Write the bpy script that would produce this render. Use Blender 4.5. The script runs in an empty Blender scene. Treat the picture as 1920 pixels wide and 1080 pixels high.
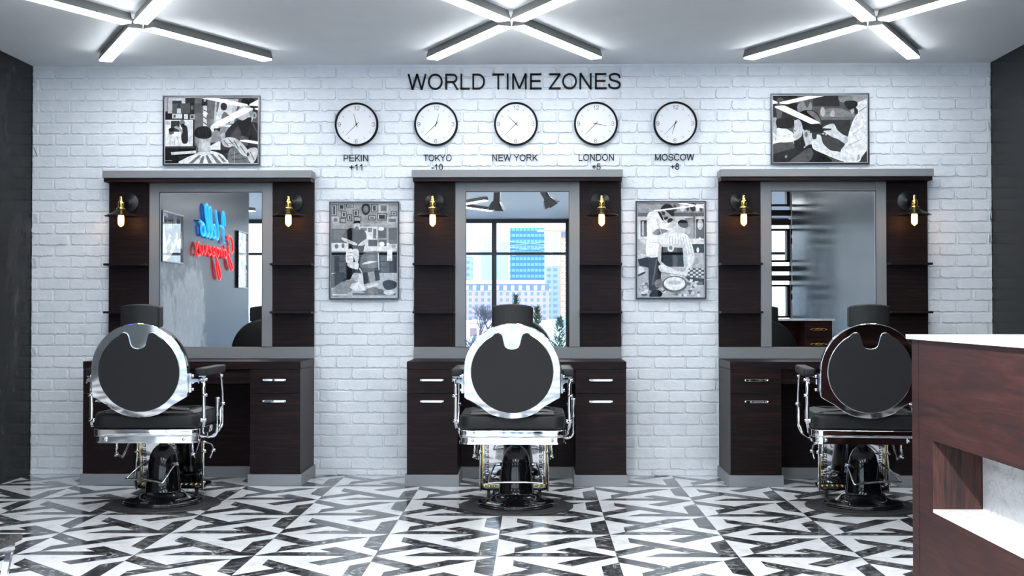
import bpy, bmesh, math, random
from mathutils import Vector, Matrix
random.seed(7)
PI = math.pi
SC = bpy.context.scene
COL = SC.collection

# ------------------------------------------------------------------ helpers
class MB:
    """collects shapes, then links them as one mesh object"""
    def __init__(s):
        s.v = []; s.f = []; s.m = []; s.sm = []; s.c = []
    def add(s, vs, fs, mi=0, smooth=False, M=None, col=None):
        b = len(s.v)
        for p in vs:
            s.v.append(tuple(M @ Vector(p)) if M is not None else tuple(p))
        for f in fs:
            s.f.append([b + i for i in f]); s.m.append(mi); s.sm.append(smooth); s.c.append(col)
        return s
    def box(s, x0, x1, y0, y1, z0, z1, mi=0, M=None):
        if x0 > x1: x0, x1 = x1, x0
        if y0 > y1: y0, y1 = y1, y0
        if z0 > z1: z0, z1 = z1, z0
        vs = [(x0,y0,z0),(x1,y0,z0),(x1,y1,z0),(x0,y1,z0),(x0,y0,z1),(x1,y0,z1),(x1,y1,z1),(x0,y1,z1)]
        fs = [(0,3,2,1),(4,5,6,7),(0,1,5,4),(1,2,6,5),(2,3,7,6),(3,0,4,7)]
        return s.add(vs, fs, mi, False, M)
    def lathe(s, prof, n=32, mi=0, M=None, smooth=True, cap=True):
        vs = []; fs = []
        for r, z in prof:
            for k in range(n):
                a = 2*PI*k/n; vs.append((r*math.cos(a), r*math.sin(a), z))
        for i in range(len(prof)-1):
            for k in range(n):
                k2 = (k+1) % n
                fs.append((i*n+k, i*n+k2, (i+1)*n+k2, (i+1)*n+k))
        if cap:
            fs.append(tuple(reversed(range(n)))); fs.append(tuple((len(prof)-1)*n+k for k in range(n)))
        return s.add(vs, fs, mi, smooth, M)
    def tube(s, pts, r, n=10, mi=0, M=None, closed=False, rs=None, flat=1.0):
        P = [Vector(p) for p in pts]; N = len(P); vs = []; fs = []
        up = None
        for i, p in enumerate(P):
            if closed: t = (P[(i+1) % N]-P[i-1])
            else: t = (P[min(i+1, N-1)]-P[max(i-1, 0)])
            t.normalize()
            if up is None:
                up = Vector((0,0,1)) if abs(t.z) < .9 else Vector((1,0,0))
            a = t.cross(up)
            if a.length < 1e-5: a = t.cross(Vector((0,1,0)))
            a.normalize(); b = a.cross(t); b.normalize(); up = b
            rr = rs[i] if rs else r
            for k in range(n):
                an = 2*PI*k/n
                vs.append(p + a*rr*math.cos(an) + b*rr*flat*math.sin(an))
        R = N if closed else N-1
        for i in range(R):
            j = (i+1) % N
            for k in range(n):
                k2 = (k+1) % n
                fs.append((i*n+k, i*n+k2, j*n+k2, j*n+k))
        if not closed:
            fs.append(tuple(reversed(range(n)))); fs.append(tuple((N-1)*n+k for k in range(n)))
        return s.add(vs, fs, mi, True, M)
    def cyl(s, p, q, r, n=16, mi=0, M=None): return s.tube([p, q], r, n, mi, M)
    def prism(s, poly, y0, y1, mi=0, M=None, axis='y'):
        """polygon given in (x,z), extruded in y (or in z when axis='z')"""
        n = len(poly)
        if axis == 'y':
            vs = [(x, y0, z) for x, z in poly] + [(x, y1, z) for x, z in poly]
        elif axis == 'x':
            vs = [(y0, x, z) for x, z in poly] + [(y1, x, z) for x, z in poly]
        else:
            vs = [(x, z, y0) for x, z in poly] + [(x, z, y1) for x, z in poly]
        fs = [tuple(range(n)), tuple(reversed(range(n, 2*n)))]
        for i in range(n):
            j = (i+1) % n; fs.append((j, i, n+i, n+j))
        return s.add(vs, fs, mi, False, M)
    def build(s, name, mats, parent=None, bevel=0, seg=2, autosm=False, fixn=False):
        me = bpy.data.meshes.new(name); me.from_pydata(s.v, [], s.f)
        if not isinstance(mats, (list, tuple)): mats = [mats]
        for m in mats: me.materials.append(m)
        me.polygons.foreach_set('material_index', s.m)
        me.polygons.foreach_set('use_smooth', s.sm)
        if any(c is not None for c in s.c):
            at = me.color_attributes.new('tone', 'FLOAT_COLOR', 'CORNER')
            k = 0; data = []
            for p, c in zip(me.polygons, s.c):
                for _ in range(p.loop_total): data += [c[0], c[1], c[2], 1.0]
            at.data.foreach_set('color', data)
        if fixn:
            bm = bmesh.new(); bm.from_mesh(me); bmesh.ops.recalc_face_normals(bm, faces=bm.faces); bm.to_mesh(me); bm.free()
        me.update()
        o = bpy.data.objects.new(name, me); COL.objects.link(o)
        if parent: o.parent = parent
        if bevel:
            b = o.modifiers.new('b', 'BEVEL'); b.width = bevel; b.segments = seg; b.limit_method = 'ANGLE'; b.angle_limit = math.radians(40)
            b.harden_normals = False
        return o

def empty(name, loc=(0,0,0), rz=0, label=None, cat=None, group=None):
    o = bpy.data.objects.new(name, None); COL.objects.link(o)
    o.location = loc; o.rotation_euler = (0,0,rz); o.empty_display_size = .1
    return tag(o, label, cat, group)
def tag(o, label=None, cat=None, group=None, kind=None):
    if label: o['label'] = label
    if cat: o['category'] = cat
    if group: o['group'] = group
    if kind: o['kind'] = kind
    return o
def struct(o): o['kind'] = 'structure'; return o
def copy_tree(o, parent=None):
    c = o.copy(); COL.objects.link(c)
    if parent: c.parent = parent
    for ch in list(o.children): copy_tree(ch, c)
    return c
def catmull(pts, k=6, closed=False):
    P = [Vector(p) for p in pts]; N = len(P); out = []
    R = N if closed else N-1
    for i in range(R):
        if closed: a, b, c, d = P[i-1], P[i], P[(i+1) % N], P[(i+2) % N]
        else: a, b, c, d = P[max(i-1,0)], P[i], P[i+1], P[min(i+2, N-1)]
        for j in range(k):
            t = j/k
            out.append(.5*((2*b)+(c-a)*t+(2*a-5*b+4*c-d)*t*t+(3*b-a-3*c+d)*t**3))
    if not closed: out.append(P[-1])
    return out

# ------------------------------------------------------------------ materials
def mat(name):
    m = bpy.data.materials.new(name); m.use_nodes = True
    nt = m.node_tree; b = nt.nodes['Principled BSDF']
    return m, nt, b
def N(nt, t, **kw):
    n = nt.nodes.new(t)
    for k, v in kw.items(): setattr(n, k, v)
    return n
def simple(name, col, rough=.5, metal=0, coat=0, spec=.5, emis=None, es=0, croug=.03):
    m, nt, b = mat(name)
    b.inputs['Base Color'].default_value = (*col, 1); b.inputs['Roughness'].default_value = rough
    b.inputs['Metallic'].default_value = metal; b.inputs['Coat Weight'].default_value = coat
    b.inputs['Coat Roughness'].default_value = croug
    b.inputs['Specular IOR Level'].default_value = spec
    if emis: b.inputs['Emission Color'].default_value = (*emis, 1); b.inputs['Emission Strength'].default_value = es
    return m
def ramp(nt, fac, stops):
    r = N(nt, 'ShaderNodeValToRGB'); nt.links.new(fac, r.inputs[0])
    el = r.color_ramp.elements
    el[0].position = stops[0][0]; el[0].color = (*stops[0][1], 1)
    el[1].position = stops[-1][0]; el[1].color = (*stops[-1][1], 1)
    for p, c in stops[1:-1]:
        e = el.new(p); e.color = (*c, 1)
    return r.outputs[0]
def mapping(nt, scale, coord='Object', rot=(0,0,0)):
    tc = N(nt, 'ShaderNodeTexCoord'); mp = N(nt, 'ShaderNodeMapping')
    mp.inputs['Scale'].default_value = scale; mp.inputs['Rotation'].default_value = rot
    nt.links.new(tc.outputs[coord], mp.inputs[0]); return mp.outputs[0]
def noise(nt, vec, scale, detail=4, rough=.5, dist=0):
    n = N(nt, 'ShaderNodeTexNoise'); n.inputs['Scale'].default_value = scale; n.inputs['Detail'].default_value = detail
    n.inputs['Roughness'].default_value = rough; n.inputs['Distortion'].default_value = dist
    nt.links.new(vec, n.inputs['Vector']); return n.outputs[0]
def bump(nt, b, h, strength, dist):
    n = N(nt, 'ShaderNodeBump'); n.inputs['Strength'].default_value = strength; n.inputs['Distance'].default_value = dist
    nt.links.new(h, n.inputs['Height']); nt.links.new(n.outputs[0], b.inputs['Normal']); return n
def wood(name, dark, mid, red, scale, rough=.42, spec=.14):
    m, nt, b = mat(name); v = mapping(nt, scale)
    n1 = noise(nt, v, 1.0, 6, .62, 1.2); n2 = noise(nt, v, 5.0, 3, .6, .2)
    mx = N(nt, 'ShaderNodeMix'); mx.inputs[0].default_value = .35
    nt.links.new(n1, mx.inputs[2]); nt.links.new(n2, mx.inputs[3])
    c = ramp(nt, mx.outputs[0], [(.34, dark), (.5, mid), (.66, red)])
    nt.links.new(c, b.inputs['Base Color']); b.inputs['Roughness'].default_value = rough
    b.inputs['Specular IOR Level'].default_value = spec
    bump(nt, b, n2, .12, .001)
    return m
M_wood = wood('wenge_wood', (.0045,.0035,.0045), (.010,.006,.0065), (.032,.0125,.011), (1.6, 14, 34))
M_woodv = wood('wenge_wood_vertical', (.012,.013,.016), (.045,.024,.022), (.085,.038,.032), (30, 14, 2.0))
M_desk = wood('desk_wood', (.009,.0085,.010), (.032,.0115,.011), (.056,.021,.018), (5, 1.3, 20), .5)
M_grey = simple('grey_laminate', (.20,.205,.215), .36)
M_greyd = simple('grey_plinth', (.21,.22,.24), .45)
M_wall_d, nt, b = mat('dark_plaster')
v = mapping(nt, (1,1,1)); n1 = noise(nt, v, 1.3, 8, .6, .6); n2 = noise(nt, v, 26, 4, .6)
nt.links.new(ramp(nt, n1, [(.3,(.008,.009,.010)),(.7,(.020,.021,.022))]), b.inputs['Base Color'])
rr = N(nt, 'ShaderNodeMapRange'); rr.inputs[1].default_value=.3; rr.inputs[2].default_value=.7; rr.inputs[3].default_value=.19; rr.inputs[4].default_value=.23
nt.links.new(n1, rr.inputs[0]); nt.links.new(rr.outputs[0], b.inputs['Roughness'])
b.inputs['Specular IOR Level'].default_value = .06
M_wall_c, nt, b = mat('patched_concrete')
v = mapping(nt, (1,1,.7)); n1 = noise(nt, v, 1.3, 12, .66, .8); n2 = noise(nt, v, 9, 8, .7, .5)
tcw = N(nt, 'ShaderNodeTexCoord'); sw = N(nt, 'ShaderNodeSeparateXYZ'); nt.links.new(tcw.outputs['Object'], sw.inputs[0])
def hat(out, a_, b_, c_, d_):   # 1 between b_ and c_, fading to 0 at a_ and d_ : where the wall colour goes lighter
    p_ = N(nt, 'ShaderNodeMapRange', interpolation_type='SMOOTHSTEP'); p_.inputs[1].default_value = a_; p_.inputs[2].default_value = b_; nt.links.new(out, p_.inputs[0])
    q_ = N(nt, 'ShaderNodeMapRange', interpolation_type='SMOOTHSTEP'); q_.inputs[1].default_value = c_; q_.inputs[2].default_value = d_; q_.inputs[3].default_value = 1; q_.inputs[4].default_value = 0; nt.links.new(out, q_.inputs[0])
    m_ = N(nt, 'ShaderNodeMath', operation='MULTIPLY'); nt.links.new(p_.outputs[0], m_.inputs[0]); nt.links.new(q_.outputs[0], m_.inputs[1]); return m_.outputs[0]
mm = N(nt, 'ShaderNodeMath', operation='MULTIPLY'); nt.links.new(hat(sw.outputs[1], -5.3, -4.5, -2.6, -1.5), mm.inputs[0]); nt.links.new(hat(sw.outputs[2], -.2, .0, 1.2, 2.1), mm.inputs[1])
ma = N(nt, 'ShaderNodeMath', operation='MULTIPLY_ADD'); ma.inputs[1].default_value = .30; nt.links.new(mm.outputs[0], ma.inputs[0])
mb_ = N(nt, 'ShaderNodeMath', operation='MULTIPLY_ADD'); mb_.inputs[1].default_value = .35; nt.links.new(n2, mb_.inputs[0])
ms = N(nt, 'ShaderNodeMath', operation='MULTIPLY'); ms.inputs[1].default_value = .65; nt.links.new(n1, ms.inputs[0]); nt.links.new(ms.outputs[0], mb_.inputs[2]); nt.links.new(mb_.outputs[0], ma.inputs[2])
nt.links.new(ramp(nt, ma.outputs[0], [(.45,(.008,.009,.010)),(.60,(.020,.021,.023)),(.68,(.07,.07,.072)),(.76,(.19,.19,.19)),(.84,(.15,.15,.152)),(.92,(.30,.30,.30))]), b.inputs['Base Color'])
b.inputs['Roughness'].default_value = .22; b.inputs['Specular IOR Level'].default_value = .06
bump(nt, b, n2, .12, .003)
M_brick, nt, b = mat('white_painted_brick')
v = mapping(nt, (1,1,1)); n1 = noise(nt, v, 9, 6, .6, .4); n2 = noise(nt, v, 70, 4, .6)
nt.links.new(ramp(nt, n1, [(.3,(.70,.745,.79)),(.7,(.80,.83,.86))]), b.inputs['Base Color'])
b.inputs['Roughness'].default_value = .6
ad = N(nt, 'ShaderNodeMath', operation='MULTIPLY_ADD'); ad.inputs[1].default_value = .35
nt.links.new(n2, ad.inputs[0]); nt.links.new(n1, ad.inputs[2]); bump(nt, b, ad.outputs[0], .6, .007)
M_ceil, nt, b = mat('ceiling_paint')
v = mapping(nt, (1,1,1)); n1 = noise(nt, v, 3, 6, .6)
nt.links.new(ramp(nt, n1, [(.3,(.86,.89,.92)),(.7,(.90,.925,.945))]), b.inputs['Base Color']); b.inputs['Roughness'].default_value = .7
# floor marbles
M_white, nt, b = mat('white_marble')
v = mapping(nt, (1,1,1)); n1 = noise(nt, v, 7, 8, .6, 1.5)
c = ramp(nt, n1, [(.28,(.55,.57,.60)),(.45,(.74,.755,.775)),(.7,(.82,.83,.845))])
sx = N(nt, 'ShaderNodeSeparateXYZ'); tc = N(nt, 'ShaderNodeTexCoord'); nt.links.new(tc.outputs['Object'], sx.inputs[0])
OX, OY, TS = -.19724, 6.7256-9.10106, .6
def gridline(nt, out, off):
    a = N(nt, 'ShaderNodeMath', operation='SUBTRACT'); a.inputs[1].default_value = off; nt.links.new(out, a.inputs[0])
    d = N(nt, 'ShaderNodeMath', operation='DIVIDE'); d.inputs[1].default_value = TS; nt.links.new(a.outputs[0], d.inputs[0])
    f = N(nt, 'ShaderNodeMath', operation='FRACT'); nt.links.new(d.outputs[0], f.inputs[0])
    s = N(nt, 'ShaderNodeMath', operation='SUBTRACT'); s.inputs[1].default_value = .5; nt.links.new(f.outputs[0], s.inputs[0])
    ab = N(nt, 'ShaderNodeMath', operation='ABSOLUTE'); nt.links.new(s.outputs[0], ab.inputs[0])
    g = N(nt, 'ShaderNodeMath', operation='GREATER_THAN'); g.inputs[1].default_value = .5-.0028; nt.links.new(ab.outputs[0], g.inputs[0])
    return g.outputs[0]
gx = gridline(nt, sx.outputs[0], OX); gy = gridline(nt, sx.outputs[1], OY)
mxx = N(nt, 'ShaderNodeMath', operation='MAXIMUM'); nt.links.new(gx, mxx.inputs[0]); nt.links.new(gy, mxx.inputs[1])
mc = N(nt, 'ShaderNodeMix', data_type='RGBA'); nt.links.new(mxx.outputs[0], mc.inputs[0]); nt.links.new(c, mc.inputs[6]); mc.inputs[7].default_value = (.25,.25,.27,1)
nt.links.new(mc.outputs[2], b.inputs['Base Color']); b.inputs['Roughness'].default_value = .16
M_black, nt, b = mat('black_marble')
v = mapping(nt, (1,1,1)); n1 = noise(nt, v, 9, 10, .7, 2.0)
c = ramp(nt, n1, [(.30,(.008,.008,.010)),(.44,(.016,.017,.020)),(.52,(.06,.063,.07)),(.60,(.22,.23,.24)),(.68,(.6,.6,.62))])
nt.links.new(c, b.inputs['Base Color']); b.inputs['Roughness'].default_value = .14
M_seam = simple('tile_seam', (.45,.46,.48), .4)
M_marble, nt, b = mat('white_counter_marble')
v = mapping(nt, (1,1,1)); n1 = noise(nt, v, 4, 9, .62, 2.2)
nt.links.new(ramp(nt, n1, [(.40,(.86,.88,.89)),(.485,(.86,.88,.89)),(.5,(.50,.53,.55)),(.515,(.85,.87,.88)),(.7,(.88,.9,.91))]), b.inputs['Base Color']); b.inputs['Roughness'].default_value = .18
M_tmarble, nt, b = mat('black_table_marble')
v = mapping(nt, (1,1,1)); n1 = noise(nt, v, 12, 10, .7, 2.5)
nt.links.new(ramp(nt, n1, [(.35,(.010,.010,.010)),(.55,(.022,.022,.021)),(.63,(.11,.105,.095)),(.72,(.3,.29,.27))]), b.inputs['Base Color']); b.inputs['Roughness'].default_value = .2
M_chrome = simple('chrome', (.86,.87,.89), .045, 1)
M_chromes = simple('satin_chrome', (.7,.71,.73), .16, 1)
M_gold = simple('brass', (.95,.66,.20), .16, 1)
M_goldt = simple('gold_trim', (.85,.62,.16), .2, 1)
M_vinyl = simple('black_vinyl', (.009,.0095,.010), .46, spec=.35)
M_cover = simple('black_cover_fabric', (.014,.0145,.016), .62, spec=.3)
M_gloss = simple('black_enamel', (.003,.0033,.0045), .07, 0, 0, spec=.45)
M_rubber = simple('black_rubber', (.016,.016,.017), .55)
M_iron = simple('black_iron', (.012,.012,.014), .4)
M_shade = simple('aged_metal_shade', (.014,.012,.010), .28, .4)
M_mirror = simple('mirror_glass', (.90,.92,.93), .0, 1)
M_letter = simple('black_acrylic', (.004,.004,.005), .5, spec=.12)
M_ink = simple('dial_ink', (.006,.006,.007), .6, spec=.1)
M_dial = simple('clock_dial', (.80,.81,.84), .45, spec=.3)
M_frame = simple('black_picture_frame', (.05,.052,.058), .2, .9)
M_lip = simple('brushed_lip', (.45,.46,.48), .45, .6)
M_winf = simple('window_frame_paint', (.035,.038,.044), .35)
M_white_p = simple('white_paint', (.75,.77,.79), .5)
M_lamph = simple('light_housing', (.16,.165,.16), .5, .3)
M_lamp = simple('light_diffuser', (.9,.9,.9), .5, emis=(.93,.97,1.0), es=34.0)
M_bulb = simple('glowing_bulb', (1,.7,.3), .2, emis=(1,.40,.06), es=20)
M_bulbhot = simple('glowing_filament', (1,.8,.5), .2, emis=(1,.62,.22), es=70)
M_blue = simple('blue_neon', (.02,.1,.8), .3, emis=(.01,.27,1.0), es=2.1)
M_red = simple('red_neon', (.8,.02,.02), .3, emis=(1.0,.006,.008), es=1.9)
def art_mat():
    m, nt, b = mat('glazed_photo_print')
    a = N(nt, 'ShaderNodeVertexColor', layer_name='tone')
    v = mapping(nt, (1,1,1)); n = noise(nt, v, 28, 6, .7, .8)
    mr = N(nt, 'ShaderNodeMapRange'); mr.inputs[1].default_value=.3; mr.inputs[2].default_value=.7; mr.inputs[3].default_value=.55; mr.inputs[4].default_value=1.3
    nt.links.new(n, mr.inputs[0])
    mu = N(nt, 'ShaderNodeVectorMath', operation='SCALE'); nt.links.new(a.outputs[0], mu.inputs[0]); nt.links.new(mr.outputs[0], mu.inputs['Scale'])
    nt.links.new(mu.outputs[0], b.inputs['Base Color'])
    b.inputs['Roughness'].default_value = .6; b.inputs['Coat Weight'].default_value = 1; b.inputs['Coat Roughness'].default_value = .01; b.inputs['Coat IOR'].default_value = 1.5; b.inputs['Specular IOR Level'].default_value = .1
    return m
M_art = art_mat()
def glass_mat():
    m = bpy.data.materials.new('window_glass'); m.use_nodes = True; nt = m.node_tree; nt.nodes.clear()
    o = N(nt,'ShaderNodeOutputMaterial'); t = N(nt,'ShaderNodeBsdfTransparent'); g = N(nt,'ShaderNodeBsdfGlossy'); mx = N(nt,'ShaderNodeMixShader'); f = N(nt,'ShaderNodeFresnel')
    f.inputs[0].default_value = 1.45; g.inputs['Roughness'].default_value = .0; t.inputs[0].default_value = (.93,.97,1,1)
    nt.links.new(f.outputs[0], mx.inputs[0]); nt.links.new(t.outputs[0], mx.inputs[1]); nt.links.new(g.outputs[0], mx.inputs[2]); nt.links.new(mx.outputs[0], o.inputs[0])
    return m
M_glass = glass_mat()

# ------------------------------------------------------------------ camera
f_px, pit, yaw, rol, CH, D = 2314.93, .0173574, -.0189816, -.000244758, 1.22166, 9.10106
Fv = Vector((math.sin(yaw)*math.cos(pit), math.cos(yaw)*math.cos(pit), math.sin(pit)))
Rv = Vector((math.cos(yaw), -math.sin(yaw), 0)); Uv = Rv.cross(Fv)
R2 = Rv*math.cos(rol)+Uv*math.sin(rol); U2 = -Rv*math.sin(rol)+Uv*math.cos(rol)
cam = bpy.data.cameras.new('camera'); co = bpy.data.objects.new('camera', cam); COL.objects.link(co)
cam.sensor_width = 36; cam.lens = f_px*36/1920; cam.clip_start = .05; cam.clip_end = 3000
B = -Fv
co.matrix_world = Matrix(((R2.x,U2.x,B.x,0),(R2.y,U2.y,B.y,-D),(R2.z,U2.z,B.z,CH),(0,0,0,1)))
SC.camera = co

# ------------------------------------------------------------------ room shell
XL, XR, H = -3.742, 3.342, 3.034
YR = -15.75          # glazed rear facade
YL_END, YR_END = -7.03, -7.11
XO0, XO1 = -9.6, 8.6
o = MB().box(XO0-.2, XO1+.2, YR-.3, .25, H, H+.2).build('ceiling', M_ceil); struct(o)
# floor with inlaid black marble pattern
fl = MB(); fl.box(XO0-.2, XO1+.2, YR-.3, .25, -.2, 0, 0)
A = [[(0,1),(0,.77),(.27,.5),(.385,.615)], [(.15,.15),(.85,.85),(.62,.85),(.15,.38)], [(.85,.85),(.85,.38),(1,.23),(1,1)],
     [(0,0),(.77,0),(.62,.15),(.15,.15)], [(.5,.27),(.77,0),(1,0),(.615,.385)]]
Bt = [[(.5,.73),(.615,.615),(1,1),(.77,1)], [(.15,.85),(.15,.62),(.77,0),(1,0)], [(0,0),(.385,.385),(.27,.5),(0,.23)],
      [(.23,0),(.77,0),(.62,.15),(.38,.15)], [(.85,.615),(.85,.15),(1,0),(1,.77)]]
SA = [((.15,.38),(.15,.62)), ((.385,.615),(.62,.85)), ((.385,.385),(.5,.27)), ((.62,.385),(.85,.615)), ((0,1),(.15,.85)), ((.15,.85),(.62,.85))]
SB = [((.15,.15),(.15,.38)), ((.385,.385),(.5,.5)), ((.62,.62),(.85,.385)), ((.15,.85),(.3,1)), ((.62,.15),(.85,.15)), ((0,1),(.15,.85))]
i0 = int(math.floor((XO0-OX)/TS)); i1 = int(math.ceil((XO1-OX)/TS)); j0 = int(math.floor((YR-OY)/TS)); j1 = int(math.ceil((0-OY)/TS))
for i in range(i0, i1):
    for j in range(j0, j1):
        par = (i+j) % 2
        for poly in (Bt if par == 0 else A):
            pts = [(OX+(i+x)*TS, min(OY+(j+y)*TS, .0), .0004) for x, y in poly]
            fl.add(pts, [tuple(range(len(pts)))], 1)
        for (a, c2) in (SB if par == 0 else SA):
            p = Vector((OX+(i+a[0])*TS, OY+(j+a[1])*TS, .0003)); q = Vector((OX+(i+c2[0])*TS, OY+(j+c2[1])*TS, .0003))
            if max(p.y, q.y) > 0: continue
            n_ = (q-p).cross(Vector((0,0,1))).normalized()*.0008
            fl.add([p-n_, q-n_, q+n_, p+n_], [(0,1,2,3)], 2)
o = fl.build('floor', [M_white, M_black, M_seam])
bm = bmesh.new(); bm.from_mesh(o.data)
for f in bm.faces:
    if f.material_index and f.normal.z < 0: f.normal_flip()
bm.to_mesh(o.data); bm.free(); struct(o)

# brick wall : every brick a ragged raised pad on the wall
bw = MB(); bw.box(XL-.15, XR+.15, .0, .2, 0, H)
PX, PZ = .2335, .0826; Z0 = 2.935
kmin = int(math.floor((0-Z0)/PZ)) ; row = 0
for k in range(2, -40, -1):
    zb = Z0+(k-1)*PZ; zt = zb+PZ
    if zt < .02 or zb > H: continue
    off = -3.224 + (PX/2 if k % 2 else 0)
    nmin = int((XL-off)/PX)-2
    for n in range(nmin, nmin+34):
        xa = off+n*PX+random.uniform(-.006,.006); xb = off+(n+1)*PX+random.uniform(-.006,.006)
        g = .0045
        x0, x1, z0, z1 = xa+g, xb-g, zb+g, zt-g
        x0 = max(x0, XL+.001); x1 = min(x1, XR-.001); z0 = max(z0, .001); z1 = min(z1, H-.001)
        if x1-x0 < .02 or z1-z0 < .015: continue
        d = random.uniform(.0085,.0125); per = []
        nx, nz = 12, 4
        for q in range(nx): per.append((x0+(x1-x0)*q/nx, z0, 0))
        for q in range(nz): per.append((x1, z0+(z1-z0)*q/nz, 1))
        for q in range(nx): per.append((x1-(x1-x0)*q/nx, z1, 2))
        for q in range(nz): per.append((x0, z1-(z1-z0)*q/nz, 3))
        L = len(per); rings = []
        cx, cz = (x0+x1)/2, (z0+z1)/2
        jit = [random.gauss(0,1) for _ in range(L)]
        for (ins, dep, ja) in ((0, 0, .6), (.0012, d*.75, 1.0), (.0045, d, .8)):
            for t, (x, z, sd) in enumerate(per):
                am = .0024 if sd == 0 else (.0013 if sd == 2 else .0018)
                jx = jit[t]*am*ja*(1 if sd in (1,3) else 0); jz = jit[t]*am*ja*(1 if sd in (0,2) else 0)
                X = x+jx; Z = z+jz
                X += -ins if x > cx+1e-4 and (sd == 1 or t == nx+nz) else (ins if (sd == 3 or t == 0) else 0)
                Z += ins if sd == 0 else (-ins if sd == 2 else 0)
                # round the corners
                if t in (0, nx, nx+nz, 2*nx+nz):
                    X += (cx-x)/abs(cx-x)*.004; Z += (cz-z)/abs(cz-z)*.004
                rings.append((min(max(X, XL+.0005), XR-.0005), -dep, min(max(Z, .0005), H-.0005)))
        fs = []
        for r_ in range(2):
            for t in range(L):
                t2 = (t+1) % L; fs.append((r_*L+t, r_*L+t2, (r_+1)*L+t2, (r_+1)*L+t))
        fs.append(tuple(2*L+t for t in range(L)))
        bw.add(rings, fs, 0)
o = bw.build('wall_back', M_brick); struct(o)
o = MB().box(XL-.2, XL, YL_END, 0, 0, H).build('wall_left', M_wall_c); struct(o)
o = MB().box(XR, XR+.2, YR_END, 0, 0, H).build('wall_right', M_wall_d); struct(o)
o = MB().box(XO0, XL-.2, YL_END-.0, YL_END+.2, 0, H).build('wall_side_left', M_white_p); struct(o)
o = MB().box(XR+.2, XO1, YR_END-.0, YR_END+.2, 0, H).build('wall_side_right', M_white_p); struct(o)
o = MB().box(XO0-.2, XO0, YR, YL_END+.2, 0, H).build('wall_far_left', M_white_p); struct(o)
o = MB().box(XO1, XO1+.2, YR, YR_END+.2, 0, H).build('wall_far_right', M_white_p); struct(o)
# glazed rear facade : bays with a column
def window(idx, x0, x1):
    t = empty('window_%d' % idx, ((x0+x1)/2, YR, 0)); struct(t); w = x1-x0
    fr = MB(); hw = w/2
    for a, c_ in ((-hw, -hw+.048), (hw-.048, hw)): fr.box(a, c_, -.05, .05, 0, H)
    for a, c_ in ((0,.08), (2.314,2.367), (H-.08,H)): fr.box(-hw+.048, hw-.048, -.045, .045, a, c_)
    fr.build('window_frame', M_winf, t, bevel=.003)
    MB().box(-hw+.048, hw-.048, -.004, .004, .08, 2.314).build('window_pane', M_glass, t)
    MB().box(-hw+.048, hw-.048, -.004, .004, 2.367, H-.08).build('window_pane', M_glass, t)
W = 1.456; idx = 1
xs = [-.828-W*k for k in range(6, -1, -1)] + [.628+.024]
xe = .652
for k in range(6, -1, -1):
    window(idx, -.804-W*(k)-0-.024, -.804-W*(k)+W-.024 if k else xe); idx += 1
x = 1.05
while x+W < XO1+.01: window(idx, x, x+W); idx += 1; x += W
o = MB().box(.652, 1.05, YR-.15, YR+.15, 0, H).build('wall_rear_column', M_wall_d); struct(o)
o = MB().box(XO0, -.828-W*6, YR-.1, YR+.1, 0, H).build('wall_rear_left', M_white_p); struct(o)
o = MB().box(x, XO1, YR-.1, YR+.1, 0, H).build('wall_rear_right', M_white_p); struct(o)

# ------------------------------------------------------------------ styling stations
SX = [-2.391, -.132, 2.102]
SN = ['left', 'middle', 'right']
HW = .760
def make_station(cx):
    t = empty('mirror_station', (cx, -.0128, 0))
    for s in (-1, 1):
        a, c_ = sorted((s*HW, s*.456)); MB().box(a, c_, -.030, 0, .948, 2.165).build('side_panel', M_wood, t, bevel=.0015)
    fr = MB()
    fr.box(-.456, -.377, -.046, 0, .948, 2.162); fr.box(.377, .456, -.046, 0, .948, 2.162); fr.box(-.377, .377, -.046, 0, 2.085, 2.162)
    fr.build('mirror_frame', M_grey, t, bevel=.002)
    MB().box(-HW, HW, -.040, 0, .8615, .947).build('lower_rail', M_grey, t, bevel=.002)
    MB().box(-.377, .377, -.030, -.002, .948, 2.085).build('mirror', M_mirror, t)
    MB().box(-.381, -.3765, -.0462, -.029, .948, 2.089).box(.3765, .381, -.0462, -.029, .948, 2.089).box(-.381,.381,-.0462,-.029,2.0845,2.089).build('mirror_edge', M_iron, t)
    c = MB().box(-HW-.004, HW+.004, -.165, 0, 2.180, 2.234).build('cornice', M_grey, t, bevel=.002)
    MB().box(-HW+.002, HW-.002, -.152, 0, 2.153, 2.1795).build('cornice_underside', M_wood, c)
    for z in (1.543, 1.193):
        for s in (-1, 1):
            a, c_ = sorted((s*(HW+.0), s*.458)); MB().box(a, c_, -.150, -.030, z, z+.016).build('shelf', M_wood, t, bevel=.001)
    return t
def make_cabinet(cx, s):
    t = empty('drawer_cabinet', (cx, -.0128, 0))
    x0, x1 = -.175, .175
    MB().box(x0, x1, -.518, -.0, .08, .806).build('carcass', M_wood, t)
    pl = MB().box(x0-.012, x1+.012, -.552, -.0, 0, .079).build('plinth', M_greyd, t, bevel=.0015)
    def handle(par, z):
        h = MB(); y = -.538
        h.box(-.075, .075, y-.030, y-.020, z-.008, z+.009)
        for q in (-1, 1): h.box(q*.075-.007*(q>0), q*.075+.007*(q<0), y-.022, y, z-.008, z+.009); h.cyl((q*.082, y-.026, z), (q*.070, y-.026, z), .0085, 10)
        h.build('handle', M_chrome, par, bevel=.002)
    d = MB().box(x0, x1, -.538, -.519, .6415, .8055).build('drawer', M_wood, t, bevel=.001); handle(d, .733)
    d = MB().box(x0, x1, -.538, -.519, .083, .6385).build('door', M_wood, t, bevel=.001); handle(d, .586)
    return t
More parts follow.
